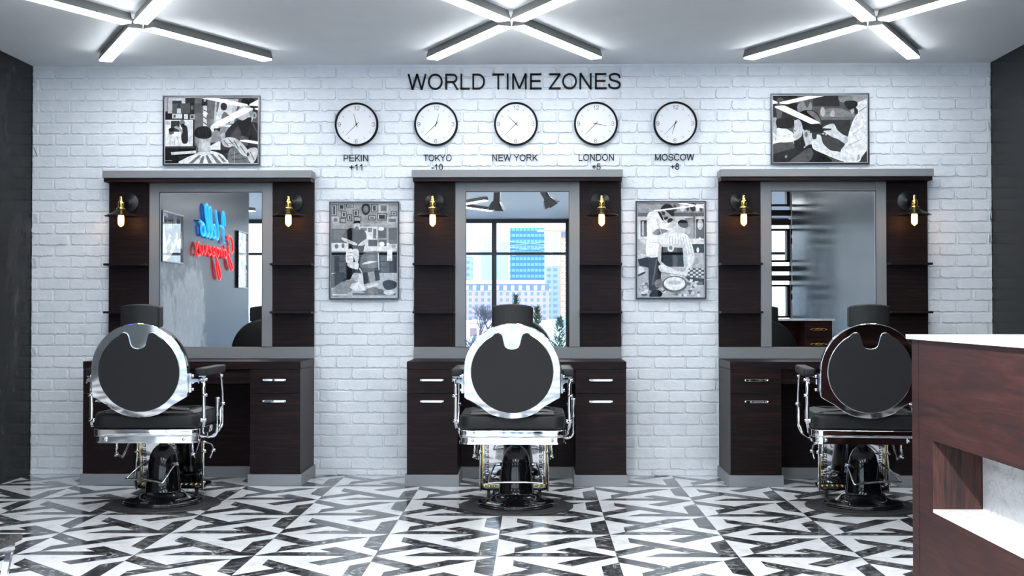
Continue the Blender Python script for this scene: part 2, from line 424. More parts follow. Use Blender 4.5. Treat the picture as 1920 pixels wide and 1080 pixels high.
def make_counter(cx):
    t = empty('vanity_counter', (cx, -.0128, 0))
    MB().box(-HW, HW, -.540, -.0, .8075, .8605).build('worktop', M_wood, t, bevel=.0015)
    MB().box(-.4075, .4075, -.500, -.48, .705, .807).build('apron', M_wood, t)
    MB().box(-.4075, .4075, -.10, -.08, .081, .8065).build('back_panel', M_wood, t)
    MB().box(-.396, .396, -.13, -.08, .0, .08).build('plinth', M_greyd, t)
    return t
PIC = ['under the photo of a barber with a tattooed arm', 'under the row of clocks', 'under the photo of a bearded man in profile']
MIR = ['its mirror shows the blue and red neon writing', 'its mirror shows the bright city window', 'its mirror shows a desk with gold handles']
for i, cx in enumerate(SX):
    t = make_station(cx) if i == 0 else copy_tree(st0)
    if i == 0: st0 = t
    t.location.x = cx
    tag(t, 'dark wood and grey mirror wall unit, ' + MIR[i], 'mirror unit', 'barber mirror units on the brick wall')
    c = make_counter(cx) if i == 0 else copy_tree(ct0)
    if i == 0: ct0 = c
    c.location.x = cx
    tag(c, 'dark wood worktop with knee space, below the mirror of the %s station' % SN[i], 'counter', 'vanity counters below the mirrors')
    for s, sn in ((-1, 'left'), (1, 'right')):
        k = make_cabinet(cx, s) if (i == 0 and s == -1) else copy_tree(cb0)
        if i == 0 and s == -1: cb0 = k
        k.location.x = cx+s*(HW-.1765)
        tag(k, 'dark wood cabinet with drawer, door and chrome handles, %s side of the %s station' % (sn, SN[i]), 'cabinet', 'drawer cabinets under the worktops')

# sconces
def make_sconce():
    t = empty('wall_sconce', (0,0,0))
    Ry = Matrix.Rotation(PI/2, 4, 'X')
    MB().lathe([(.0705,0),(.0705,.010),(.067,.014),(.020,.015),(.018,.024),(.012,.026)], 40, M=Ry).build('wall_plate', M_iron, t)
    MB().tube(catmull([(0,-.015,0),(0,-.07,.004),(0,-.13,.016),(0,-.176,.022),(0,-.186,.012)], 5), .0055, 10).build('arm', M_iron, t)
    Y = -.186
    T = Matrix.Translation((0,Y,0))
    MB().lathe([(.004,.030),(.009,.028),(.012,.021),(.009,.012),(.012,.006),(.013,-.004),(.019,-.010),(.0205,-.016),(.0205,-.052),(.0195,-.053),(.031,-.055),(.031,-.066),(.014,-.068)], 28, M=T).build('lamp_holder', M_gold, t)
    sh = [(.020,-.0665),(.034,-.068),(.058,-.086),(.095,-.104),(.117,-.113),(.118,-.116),(.094,-.1065),(.056,-.089),(.033,-.071),(.020,-.069)]
    MB().lathe(sh, 48, M=T, cap=False).build('lamp_shade', M_shade, t)
    b_ = MB().lathe([(.010,-.090),(.0195,-.112),(.0215,-.122),(.0215,-.166),(.0185,-.178),(.009,-.186),(.003,-.192)], 24, M=T).build('bulb', M_bulb, t)
    MB().lathe([(.008,-.118),(.0135,-.124),(.0135,-.160),(.008,-.166)], 12, M=Matrix.Translation((0,Y-.0085,0))).build('filament', M_bulbhot, b_)
    return t
SCX = []
def ray_x(u, y):  # world x of image column u on the plane Y=y (used once to read positions off the photograph)
    d = Fv + R2*((u-960)/f_px); return d.x/d.y*(y+D)
k = 0
scl = ['left station, left of its mirror', 'left station, right of its mirror', 'middle station, left of its mirror', 'middle station, right of its mirror', 'right station, left of its mirror', 'right station, right of its mirror']
for i, cx in enumerate(SX):
    for s in (-1, 1):
        t = make_sconce() if k == 0 else copy_tree(sc0)
        if k == 0: sc0 = t
        t.location = (cx+s*.608, -.0435, 2.012)
        tag(t, 'black and brass wall lamp with glowing bulb on the ' + scl[k], 'wall lamp', 'wall lamps beside the mirrors'); k += 1

# ------------------------------------------------------------------ lettering
def arc(cx, cz, rx, rz, a0, a1, n=14):
    return [(cx+rx*math.cos(math.radians(a0+(a1-a0)*k/n)), cz+rz*math.sin(math.radians(a0+(a1-a0)*k/n))) for k in range(n+1)]
GL = {  # plain grotesque capitals: advance width, strokes (unit = cap height)
 'W': (1.318, [[(.09,1),(.36,.0)],[(.36,.0),(.659,1)],[(.659,1),(.958,0)],[(.958,0),(1.228,1)]]),
 'O': (1.086, [arc(.543,.5,.425,.455,0,360,32)]),
 'R': (1.008, [[(.175,0),(.175,1)],[(.175,.945),(.62,.945)]+arc(.62,.715,.235,.23,90,-90,12)[1:]+[(.175,.485)],[(.56,.485),(.66,.42),(.93,0)]]),
 'L': (.776, [[(.165,1),(.165,0)],[(.11,.055),(.72,.055)]]),
 'D': (1.008, [[(.175,0),(.175,1)],[(.175,.945),(.48,.945)]+arc(.48,.5,.405,.445,90,-90,18)[1:]+[(.175,.055)]]),
 'T': (.853, [[(.427,0),(.427,1)],[(.035,.945),(.82,.945)]]),
 'I': (.388, [[(.194,0),(.194,1)]]),
 'M': (1.163, [[(.165,0),(.165,1)],[(.165,1),(.58,.05)],[(.58,.05),(1.0,1)],[(1.0,0),(1.0,1)]]),
 'E': (.931, [[(.175,0),(.175,1)],[(.12,.945),(.86,.945)],[(.12,.52),(.81,.52)],[(.12,.055),(.88,.055)]]),
 'Z': (.853, [[(.07,.945),(.79,.945)],[(.77,.955),(.09,.05)],[(.03,.055),(.81,.055)]]),
 'N': (1.008, [[(.165,0),(.165,1)],[(.165,1),(.845,0)],[(.845,0),(.845,1)]]),
 'S': (.931, [catmull([(.81,.70,0),(.74,.88,0),(.47,.955,0),(.20,.88,0),(.155,.73,0),(.25,.59,0),(.50,.51,0),(.74,.42,0),(.815,.27,0),(.74,.11,0),(.47,.045,0),(.17,.13,0),(.11,.33,0)], 4)]),
 'P': (.931, [[(.165,0),(.165,1)],[(.165,.945),(.56,.945)]+arc(.56,.68,.255,.265,90,-90,12)[1:]+[(.165,.415)]]),
 'K': (.931, [[(.165,0),(.165,1)],[(.88,.99),(.17,.30)],[(.42,.53),(.90,.0)]]),
 'Y': (.931, [[(.05,1),(.465,.43)],[(.88,1),(.465,.43)],[(.465,.46),(.465,0)]]),
 'C': (1.008, [arc(.55,.5,.43,.455,38,322,26)]),
 '0': (.776, [arc(.388,.5,.275,.455,0,360,26)]),
 '1': (.776, [[(.46,0),(.46,1)],[(.47,.93),(.34,.80),(.18,.73)]]),
 '2': (.776, [catmull([(.09,.70,0),(.16,.88,0),(.38,.955,0),(.61,.88,0),(.66,.70,0),(.54,.50,0),(.28,.26,0),(.11,.055,0)], 4), [(.06,.055),(.71,.055)]]),
 '3': (.776, [catmull([(.10,.75,0),(.18,.90,0),(.37,.955,0),(.58,.88,0),(.62,.73,0),(.55,.59,0),(.36,.53,0)], 4), catmull([(.34,.53,0),(.60,.46,0),(.67,.28,0),(.58,.10,0),(.36,.045,0),(.16,.10,0),(.08,.26,0)], 4)]),
 '5': (.776, [[(.68,.945),(.20,.945),(.13,.46)], catmull([(.12,.47,0),(.24,.59,0),(.42,.62,0),(.62,.53,0),(.68,.33,0),(.60,.12,0),(.38,.045,0),(.17,.10,0),(.08,.25,0)], 4)]),
 '6': (.776, [catmull([(.67,.77,0),(.58,.91,0),(.41,.955,0),(.20,.86,0),(.11,.60,0),(.11,.35,0)], 4), arc(.39,.325,.275,.28,0,360,22)]),
 '8': (.776, [arc(.388,.745,.225,.21,0,360,18), arc(.388,.29,.285,.245,0,360,20)]),
 '9': (.776, [catmull([(.11,.23,0),(.20,.09,0),(.37,.045,0),(.58,.14,0),(.665,.40,0),(.665,.62,0)], 4), arc(.385,.675,.275,.28,0,360,22)]),
 '+': (.816, [[(.408,.14),(.408,.80)],[(.075,.47),(.74,.47)]]),
 '-': (.465, [[(.05,.36),(.42,.36)]]), ' ': (.388, [])}
def ribbon(P, w):
    P = [Vector((p[0], p[1])) for p in P]; closed = (P[0]-P[-1]).length < 1e-4
    if closed: P = P[:-1]
    n = len(P); L = []; R = []
    for i in range(n):
        if closed: a, c = P[i-1], P[(i+1) % n]
        else: a, c = P[max(i-1,0)], P[min(i+1,n-1)]
        t1 = (P[i]-a); t2 = (c-P[i])
        if t1.length < 1e-6: t1 = t2
        if t2.length < 1e-6: t2 = t1
        t1.normalize(); t2.normalize(); t = (t1+t2).normalized(); nn = Vector((-t.y, t.x)); k = 1/max(.5, nn.dot(Vector((-t1.y, t1.x))))
        L.append(P[i]+nn*w/2*k); R.append(P[i]-nn*w/2*k)
    return L, R, closed
def glyph(m, ch, ox, sx, oz, sz, y0, y1, w=.118):
    for st in GL[ch][1]:
        L, R, cl = ribbon([(p[0], p[1]) for p in st], w); n = len(L)
        vs = []
        for y in (y0, y1):
            for q in L+R: vs.append((ox+q.x*sx, y, oz+q.y*sz))
        fs = []
        rng = range(n if cl else n-1)
        for i in rng:
            j = (i+1) % n
            fs += [(i, j, n+j, n+i), (2*n+j, 2*n+i, 3*n+i, 3*n+j), (j, i, 2*n+i, 2*n+j), (n+i, n+j, 3*n+j, 3*n+i)]
        if not cl: fs += [(0, n, 3*n, 2*n), (n-1, 3*n-1, 4*n-1, 2*n-1)]
        m.add(vs, fs)
def letters(body, x0, x1, z0, z1, dep, name, mtl, parent):
    """each letter its own mesh"""
    adv = 0; pos = []
    for ch in body: pos.append(adv); adv += GL[ch][0]
    lo = min(p[0] for st in GL[body[0]][1] for p in st)-.06
    hi = pos[-1]+max(p[0] for st in GL[body[-1]][1] for p in st)+.06
    sx = (x1-x0)/(hi-lo)
    for ch, p in zip(body, pos):
        if ch == ' ': continue
        m = MB(); glyph(m, ch, x0+(p-lo)*sx, sx, z0, z1-z0, 0, -dep); m.build(name, mtl, parent, fixn=True)
BY = -.0128
t = empty('wall_lettering', (-.158, BY, 2.845), label='large black raised letters WORLD TIME ZONES on the white brick wall', cat='lettering')
letters('WORLD TIME ZONES', -.944+.158, .629+.158, 0, .117, .012, 'letter', M_letter, t)
cities = [('PEKIN', -1.417, -1.237, '+11', -1.376, -1.279), ('TOKYO', -.829, -.618, '-10', -.770, -.682), ('NEW YORK', -.318, .018, None, 0, 0),
          ('LONDON', .317, .578, '+5', .415, .480), ('MOSCOW', .880, 1.168, '+8', .992, 1.058)]
for nm, a, b_, off, c_, d_ in cities:
    cx = (a+b_)/2
    t = empty('city_lettering', (cx, BY, 2.317), label='small black letters %s%s below a wall clock' % (nm, ' with '+off if off else ''), cat='lettering', group='city names below the clocks')
    letters(nm, a-cx, b_-cx, 0, .048, .006, 'letter', M_letter, t)
    if off: letters(off, c_-cx, d_-cx, -.068, -.021, .006, 'digit', M_letter, t)

# ------------------------------------------------------------------ clocks
def hand(name, ang, L, tail, w, y, par):
    a = math.radians(ang); d = Vector((math.sin(a), 0, math.cos(a))); n_ = Vector((d.z, 0, -d.x))
    m = MB(); P = [(-tail, w), (0, w*1.2), (L, w*.5), (L, -w*.5), (0, -w*1.2), (-tail, -w)]
    m.prism([((d*t_+n_*s_).x, (d*t_+n_*s_).z) for t_, s_ in P], y, y-.0012); m.build(name, M_ink, par)
clk = [(-1.320, 344.6, 'PEKIN'), (-.732, 15.6, 'TOKYO'), (-.143, 315, 'NEW YORK'), (.445, 101.7, 'LONDON'), (1.028, 197, 'MOSCOW')]
RyC = Matrix.Rotation(PI/2, 4, 'X')
for cx, ha, nm in clk:
    t = empty('wall_clock', (cx, BY, 2.588), label='round white wall clock with thin black rim above %s' % nm, cat='clock', group='world time clocks')
    MB().lathe([(.155,0),(.1605,.002),(.1605,.029),(.1590,.031),(.1490,.031),(.1475,.029),(.1475,.016)], 64, M=RyC).build('case', M_letter, t)
    MB().lathe([(.1476,.0165),(.1476,.018)], 64, M=RyC, smooth=False).build('dial', M_dial, t)
    mk = MB()
    for h in range(12):
        if h % 3 == 0: continue
        a = math.radians(h*30); d = Vector((math.sin(a), 0, math.cos(a))); n_ = Vector((d.z, 0, -d.x))*.0011
        p, q = d*.106, d*.124
        mk.add([p-n_+Vector((0,-.0184,0)), q-n_+Vector((0,-.0184,0)), q+n_+Vector((0,-.0184,0)), p+n_+Vector((0,-.0184,0))], [(0,1,2,3)])
    for s_, x_, z_ in (('12', .001, .119), ('3', .125, 0), ('6', -.002, -.126), ('9', -.127, 0)):
        wd = sum(GL[c_][0] for c_ in s_)*.031; ox = x_-wd/2
        for c_ in s_: glyph(mk, c_, ox, .031, z_-.0155, .031, -.0182, -.0186, .085); ox += GL[c_][0]*.031
    mk.build('dial_markings', M_ink, t)
    hand('hour_hand', ha, .080, .022, .0019, -.0190, t); hand('minute_hand', 224.6, .117, .022, .0015, -.0205, t)
    MB().lathe([(.0042,.018),(.0042,.0235)], 14, M=RyC).build('hub', M_ink, t)

# ------------------------------------------------------------------ framed photographs
def g(v): v = v**1.15; return (v*.97, v*.985, v*1.0)
def lin(s): s = s/255; return s/12.92 if s <= .04045 else ((s+.055)/1.055)**2.4
def make_art(w, h, shapes):
    """shapes: list of (grey 0..255, kind, points); coords 0..1, y down. Printed sheet under glass."""
    m = MB(); y = 0
    for sh in shapes:
        gr, kind, pts = sh[:3]
        if kind == 'p': P = pts
        elif kind == 's': P = [(p.x, p.y) for p in catmull([(a, b_, 0) for a, b_ in pts], 5, True)]
        elif kind == 'e':
            cx, cy, rx, ry = pts; P = [(cx+rx*math.cos(2*PI*k/22), cy+ry*math.sin(2*PI*k/22)) for k in range(22)]
        elif kind == 'r':
            x0, y0, x1, y1 = pts; P = [(x0,y0),(x1,y0),(x1,y1),(x0,y1)]
        elif kind == 'l':
            (x0, y0, x1, y1, wd) = pts; d = Vector((x1-x0, (y1-y0)*h/w)); n_ = Vector((-d.y, d.x)).normalized()*wd/2
            P = [(x0+n_.x, y0+n_.y*w/h), (x1+n_.x, y1+n_.y*w/h), (x1-n_.x, y1-n_.y*w/h), (x0-n_.x, y0-n_.y*w/h)]
        P = [(min(max(a, 0), 1), min(max(b_, 0), 1)) for a, b_ in P]
        y += .000012
        vs = [((a-.5)*w, -y, (.5-b_)*h) for a, b_ in P]
        # outward normal towards -Y
        ar = sum(vs[i][0]*vs[(i+1) % len(vs)][2]-vs[(i+1) % len(vs)][0]*vs[i][2] for i in range(len(vs)))
        if ar < 0: vs.reverse()
        m.add(vs, [tuple(range(len(vs)))], 0, False, None, g(lin(gr)))
    return m
def picture(loc, w, h, shapes, label, rz=0):
    t = empty('framed_photo', loc, rz, label, 'picture', 'framed black and white barber photos')
    fw = .011
    fr = MB()
    for a in ((-w/2,w/2,h/2-fw,h/2),(-w/2,w/2,-h/2,-h/2+fw),(-w/2,-w/2+fw,-h/2+fw,h/2-fw),(w/2-fw,w/2,-h/2+fw,h/2-fw)):
        fr.box(a[0],a[1],-.026,0,a[2],a[3])
    fr.build('frame', M_frame, t, bevel=.0015)
    fr = MB(); e = .004
    W2, H2 = w/2-fw, h/2-fw
    for a in ((-W2,W2,H2-e,H2),(-W2,W2,-H2,-H2+e),(-W2,-W2+e,-H2+e,H2-e),(W2-e,W2,-H2+e,H2-e)): fr.box(a[0],a[1],-.021,-.008,a[2],a[3])
    fr.build('inner_lip', M_lip, t)
    MB().box(-W2, W2, -.010, -.001, -H2, H2).build('backing_board', M_iron, t)
    make_art(2*(W2-e), 2*(H2-e), shapes).build('photo_print', M_art, t).location.y = -.0105
    return t
def N1(x, y): return ((x-128)/(1310-128), (y-150)/(985-150))
def conv(F, L):
    out = []
    for it in L:
        gr, k_, p = it
        if k_ in 'ps': out.append((gr, k_, [F(a, b_) for a, b_ in p]))
        elif k_ == 'r': a = F(p[0], p[1]); c_ = F(p[2], p[3]); out.append((gr, k_, (*a, *c_)))
        elif k_ == 'e':
            a = F(p[0], p[1]); c_ = F(p[0]+p[2], p[1]+p[3]); out.append((gr, k_, (*a, c_[0]-a[0], c_[1]-a[1])))
        elif k_ == 'l':
            a = F(p[0], p[1]); c_ = F(p[2], p[3]); w_ = F(p[0]+p[4], 0)[0]-a[0]; out.append((gr, k_, (*a, *c_, w_)))
    return out
art1 = [(95,'r',(128,150,1310,985)), (120,'r',(500,150,760,700)), (150,'r',(700,420,960,800)), (60,'r',(128,150,500,345)), (95,'r',(215,220,590,345)), (210,'r',(160,150,215,345)), (185,'r',(128,150,155,320)),
 (225,'p',[(215,150),(380,150),(380,220),(335,220),(335,185),(215,185)]), (70,'p',[(290,220),(308,220),(330,290),(330,345),(268,345),(268,290)]), (220,'r',(275,285,325,345)), (40,'r',(442,210,496,350)), (130,'r',(455,250,485,300)),
 (25,'r',(128,345,500,425)), (225,'r',(215,350,342,412)), (90,'r',(232,362,258,400)), (230,'r',(365,355,415,418)), (190,'r',(440,360,500,422)), (60,'r',(452,372,488,408)),
 (240,'r',(128,430,480,770)), (60,'r',(200,440,310,580)), (225,'r',(380,440,470,700)), (200,'r',(140,440,190,490)), (45,'s',[(340,500),(400,510),(418,620),(410,720),(350,725),(330,640),(345,560)]), (170,'s',[(240,525),(300,560),(340,600),(345,560),(280,510)]), (130,'e',(345,470,35,42)), (30,'e',(350,505,22,26)),
 (110,'e',(208,585,34,46)), (25,'e',(205,555,36,24)), (235,'s',[(150,640),(200,620),(260,600),(320,650),(335,740),(300,765),(150,765),(135,700)]), (150,'l',(200,640,190,750,5)), (150,'l',(240,640,250,750,5)), (150,'l',(275,640,310,750,5)),
 (20,'r',(480,430,498,770)), (30,'r',(128,765,520,880)), (80,'r',(128,775,500,790)), (225,'p',[(200,840),(520,820),(520,855),(210,875)]), (15,'r',(128,880,560,985)), (45,'r',(300,890,420,985)), (150,'l',(128,945,215,945,8)),
 (35,'r',(590,150,662,250)), (180,'e',(630,180,16,20)), (225,'r',(610,250,655,510)), (60,'l',(612,300,654,330,12)), (60,'l',(612,390,654,420,12)), (60,'l',(612,460,654,490,12)), (250,'p',[(600,350),(640,320),(672,350),(640,388)]),
 (205,'p',[(762,165),(1060,165),(1000,480),(744,470)]), (120,'p',[(785,190),(815,190),(800,330),(775,330)]), (235,'p',[(826,190),(990,200),(960,470),(762,455)]), (20,'e',(872,262,42,50)), (120,'s',[(840,400),(880,330),(930,370),(955,440),(940,475),(880,455)]), (30,'s',[(920,370),(950,380),(960,440),(935,470),(925,420)]), (230,'p',[(744,478),(990,498),(985,525),(740,510)]),
 (60,'r',(700,720,960,830)), (235,'p',[(700,760),(830,690),(830,810),(700,812)]), (30,'r',(700,815,960,985)), (60,'e',(900,870,26,18)),
 # client
 (232,'s',[(330,985),(380,920),(520,860),(570,830),(720,825),(850,870),(905,930),(925,985)]), (120,'p',[(420,985),(560,875),(590,880),(480,985)]), (120,'p',[(560,985),(600,890),(625,890),(610,985)]), (120,'p',[(680,985),(640,880),(665,875),(730,985)]), (125,'p',[(790,985),(700,862),(735,862),(850,985)]), (130,'p',[(870,970),(790,870),(815,875),(905,960)]),
 (185,'s',[(512,640),(520,700),(545,790),(560,830),(700,835),(700,760),(712,640),(640,610),(560,615)]), (150,'s',[(512,640),(520,720),(552,800),(560,700),(560,650)]), (120,'s',[(500,690),(510,680),(525,740),(515,745)]), (205,'s',[(590,700),(680,700),(690,820),(590,820)]),
 (25,'s',[(498,600),(515,545),(570,515),(640,512),(700,545),(718,610),(705,650),(640,672),(560,665),(510,640)]), (75,'l',(540,560,560,620,5)), (75,'l',(600,540,605,600,5)), (75,'l',(650,540,655,600,5)),
 # barber
 (235,'s',[(700,530),(740,490),(800,500),(790,560),(730,580)]), (40,'p',[(745,540),(830,535),(820,580),(750,575)]), (150,'s',[(760,560),(800,570),(835,640),(850,700),(800,700),(765,640)]),
 (40,'s',[(885,650),(910,570),(980,490),(1060,440),(1240,460),(1310,530),(1310,985),(1240,985),(1180,900),(1010,760),(960,690)]), (75,'s',[(960,640),(1060,500),(1090,600),(1050,720),(970,700)]), (95,'s',[(1080,640),(1180,660),(1180,760),(1100,740)]), (25,'l',(1230,520,1180,780,16)), (110,'l',(1240,480,1300,600,9)),
 (120,'s',[(945,810),(1100,780),(1190,880),(1180,985),(945,985)]), (60,'l',(960,880,1120,850,9)), (60,'l',(980,940,1150,920,9)), (170,'l',(1010,820,1010,985,8)),
 (190,'s',[(830,620),(880,590),(890,650),(850,680)]), (205,'s',[(845,690),(880,660),(980,655),(1060,690),(1160,790),(1200,860),(1180,900),(1100,870),(1010,770),(940,780),(870,760)]), (205,'s',[(1190,800),(1290,790),(1300,880),(1250,980),(1200,960),(1170,880)]),
 (85,'l',(870,690,930,760,9)), (85,'l',(930,670,990,740,9)), (80,'l',(1000,690,1060,790,10)), (85,'l',(1080,760,1150,860,9)), (85,'l',(1210,840,1260,940,9)), (70,'e',(1180,870,18,26)), (80,'l',(880,740,1010,720,6)),
 (200,'s',[(1060,300),(1130,230),(1240,300),(1250,400),(1200,480),(1110,440),(1050,410),(1066,350)]), (150,'s',[(1190,240),(1250,250),(1245,340),(1215,400),(1190,320)]), (28,'s',[(1095,260),(1095,190),(1140,160),(1240,165),(1305,220),(1300,330),(1250,330),(1200,255),(1140,240)]), (180,'e',(1262,375,28,42)), (100,'e',(1260,378,13,24)),
 (18,'s',[(1045,430),(1110,440),(1190,400),(1225,420),(1190,560),(1130,620),(1080,560),(1050,490)]), (60,'l',(1085,345,1130,355,9)), (50,'l',(1080,330,1140,325,8))]
def N4(x, y): return ((x-120)/(1330-120), (y-125)/(975-125))
art4 = [(98,'r',(120,125,1330,975)), (45,'r',(120,125,440,420)), (105,'s',[(170,180),(260,170),(230,400),(180,420)]), (50,'e',(300,250,60,90)), (150,'s',[(440,260),(510,180),(560,280),(610,200),(620,300),(520,330),(450,320)]), (140,'e',(908,210,20,40)), (55,'r',(640,130,980,260)), (140,'s',[(750,260),(800,300),(860,280),(1000,290),(1100,330),(1160,350),(1160,400),(760,400),(735,330)]), (190,'e',(765,330,30,60)), (190,'e',(890,360,30,55)), (185,'e',(1145,310,24,50)), (120,'r',(740,395,1170,435)), (60,'r',(745,435,1120,700)), (75,'r',(760,640,1040,900)),
 (235,'s',[(160,560),(250,530),(380,600),(400,700),(250,720),(170,700)]), (180,'r',(120,400,170,620)), (225,'r',(125,600,155,850)), (35,'s',[(180,420),(380,420),(370,530),(190,530)]), (90,'s',[(130,730),(400,740),(420,800),(260,860),(130,910)]), (45,'s',[(120,880),(420,790),(470,840),(300,975),(120,975)]), (150,'e',(290,900,14,20)),
 # barber's shirt, neck and beard
 (235,'s',[(1330,290),(1230,330),(1160,430),(1110,560),(1060,730),(990,840),(1040,975),(1200,975),(1300,900),(1330,800)]), (200,'l',(1150,620,1290,520,14)), (195,'l',(1090,760,1260,680,12)), (205,'l',(1180,480,1290,400,10)), (165,'p',[(1190,960),(1225,870),(1245,930)]), (70,'s',[(1240,960),(1330,830),(1330,975)]),
 (235,'s',[(1200,220),(1320,150),(1330,290),(1220,345)]), (60,'l',(1230,330,1325,270,7)), (170,'p',[(1100,125),(1330,125),(1320,170),(1210,215),(1150,180)]), (150,'s',[(975,130),(1120,125),(1150,200),(1080,230),(1020,210),(978,190)]), (40,'s',[(1040,210),(1100,190),(1200,200),(1205,260),(1120,305),(1070,280)]), (25,'s',[(1165,280),(1210,300),(1215,350),(1185,360)]),
 # client
 (205,'s',[(400,440),(440,415),(500,440),(560,560),(640,600),(640,720),(560,790),(470,700),(400,740),(385,690),(398,650),(376,645),(392,600),(384,560),(400,520)]), (18,'s',[(405,440),(402,390),(440,350),(540,310),(640,315),(715,370),(745,470),(740,560),(640,600),(600,560),(520,560),(490,470),(450,425)]), (130,'s',[(560,320),(640,325),(720,400),(740,500),(690,440),(600,370)]), (190,'e',(555,618,35,58)), (110,'e',(552,620,18,34)),
 (30,'s',[(396,700),(430,690),(490,640),(505,580),(520,680),(540,760),(500,820),(430,820),(402,770)]), (40,'l',(388,560,420,580,9)), (195,'s',[(540,760),(600,700),(640,720),(620,800),(520,790)]),
 (35,'s',[(330,975),(480,830),(600,745),(700,800),(820,900),(850,975)]), (95,'s',[(330,975),(500,840),(600,790),(640,870),(560,975)]), (28,'r',(600,530,770,600)),
 # hands and clipper
 (215,'s',[(762,540),(820,500),(905,485),(950,560),(1020,620),(1090,660),(1060,740),(960,680),(880,650),(800,600),(775,575),(860,565),(870,545)]), (40,'l',(770,548,870,552,16)), (200,'e',(770,610,14,12)), (200,'e',(805,620,12,12)),
 (60,'s',[(630,600),(720,600),(700,670),(640,680)]), (230,'s',[(690,620),(740,640),(760,720),(790,760),(860,820),(990,850),(1040,960),(900,920),(760,860),(690,830),(640,800),(620,740),(625,690),(680,670)]), (170,'l',(640,740,700,760,6)), (170,'l',(650,780,710,790,6))]
def N2(x, y): return ((x-102)/(715-102), (y-108)/(970-108))
art2 = [(150,'r',(102,108,715,970)), (165,'r',(102,108,715,300))]
for (a, b_, c_, d_, q) in [(102,112,150,222,60),(162,108,228,170,40),(238,108,308,142,70),(192,178,242,238,70),(248,208,294,268,60),(302,165,354,226,80),(472,112,530,188,80),(545,112,630,190,235),(528,198,614,262,60),(446,216,514,262,120),(656,180,712,220,100),(110,230,170,285,200),(180,240,236,285,190),(310,228,380,270,170),(620,235,715,290,210)]:
    art2 += [(40 if q < 200 else 225,'r',(a,b_,c_,d_)), (185,'r',(a+6,b_+6,c_-6,d_-6)), (q if q < 200 else 120,'r',(a+16,b_+14,c_-16,d_-14))]
art2 += [(50,'s',[(380,150),(400,112),(445,112),(465,160),(440,208),(400,205)]), (130,'e',(422,160,24,32)),
 (70,'r',(102,340,245,470)), (95,'r',(120,350,230,440)), (215,'r',(360,320,530,480)), (110,'r',(370,330,430,360)), (120,'r',(440,330,480,370)), (100,'r',(490,340,520,430)), (60,'r',(538,330,614,425)), (235,'e',(565,340,28,18)), (70,'r',(634,330,715,480)), (220,'r',(102,470,715,545)), (50,'r',(445,440,530,500)), (60,'r',(540,440,615,500)), (90,'r',(640,440,715,480)), (235,'e',(570,480,26,22)), (60,'e',(480,480,22,20)), (160,'e',(680,500,20,18)), (90,'e',(150,500,18,22)), (80,'e',(210,495,14,22)),
 (25,'r',(102,555,715,582)), (60,'r',(102,585,715,745)), (95,'r',(175,590,235,740)), (95,'r',(370,600,440,740)), (100,'r',(560,590,640,740)), (40,'l',(102,640,715,640,5)), (40,'l',(102,690,715,690,5)),
 (190,'r',(102,745,715,970)), (70,'s',[(102,760),(240,750),(200,830),(102,880)]), (150,'s',[(102,900),(220,820),(330,820),(300,900),(180,960),(102,960)]), (110,'l',(300,940,700,940,20)), (120,'e',(460,900,90,30)), (90,'e',(560,915,30,22)),
 # barber
 (15,'p',[(245,560),(360,550),(355,690),(300,760),(278,805),(238,812),(240,700)]), (35,'s',[(205,815),(238,785),(240,812),(215,826)]), (55,'s',[(245,350),(290,330),(330,345),(400,350),(430,410),(410,500),(380,575),(270,575),(260,460),(240,430),(200,420)]), (20,'s',[(248,360),(288,345),(292,460),(262,470)]), (205,'s',[(195,420),(240,430),(330,470),(340,490),(300,485),(215,450)]), (205,'s',[(430,430),(440,460),(380,500),(350,490)]), (190,'s',[(315,285),(360,285),(362,320),(345,350),(318,335)]), (25,'s',[(305,290),(320,268),(360,268),(372,290),(350,286),(318,290)]), (80,'e',(338,338,18,20)), (25,'r',(270,495,400,575)),
 (235,'s',[(245,540),(300,530),(305,640),(280,655),(238,640)]), (170,'l',(250,560,300,556,5)), (170,'l',(248,590,300,586,5)), (170,'l',(246,620,300,616,5)), (225,'s',[(300,535),(350,530),(358,600),(340,660),(318,620)]),
 # chair
 (225,'s',[(255,655),(330,645),(358,665),(350,705),(330,712),(265,690)]), (120,'s',[(380,600),(420,560),(530,545),(540,620),(540,690),(420,700),(370,680)]), (225,'s',[(395,655),(450,638),(530,640),(470,655),(400,668)]), (225,'l',(360,700,390,745,9)), (225,'l',(538,560,545,720,8)), (35,'p',[(395,745),(545,722),(555,810),(405,850)]), (150,'p',[(440,740),(500,730),(515,820),(462,838)]), (230,'p',[(360,755),(390,745),(405,870),(430,905),(330,915),(275,880),(290,845),(350,830)]), (240,'e',(345,870,65,36)), (215,'p',[(408,870),(540,830),(545,858),(415,895)]), (120,'l',(420,890,460,920,6)), (120,'l',(500,930,580,905,8)), (40,'s',[(580,830),(640,810),(705,830),(705,875),(650,900),(600,890)]), (225,'e',(640,925,50,22)), (235,'r',(620,530,668,635)),
 (240,'r',(112,940,240,950))]
def N3(x, y): return ((x-122)/(740-122), (y-102)/(968-102))
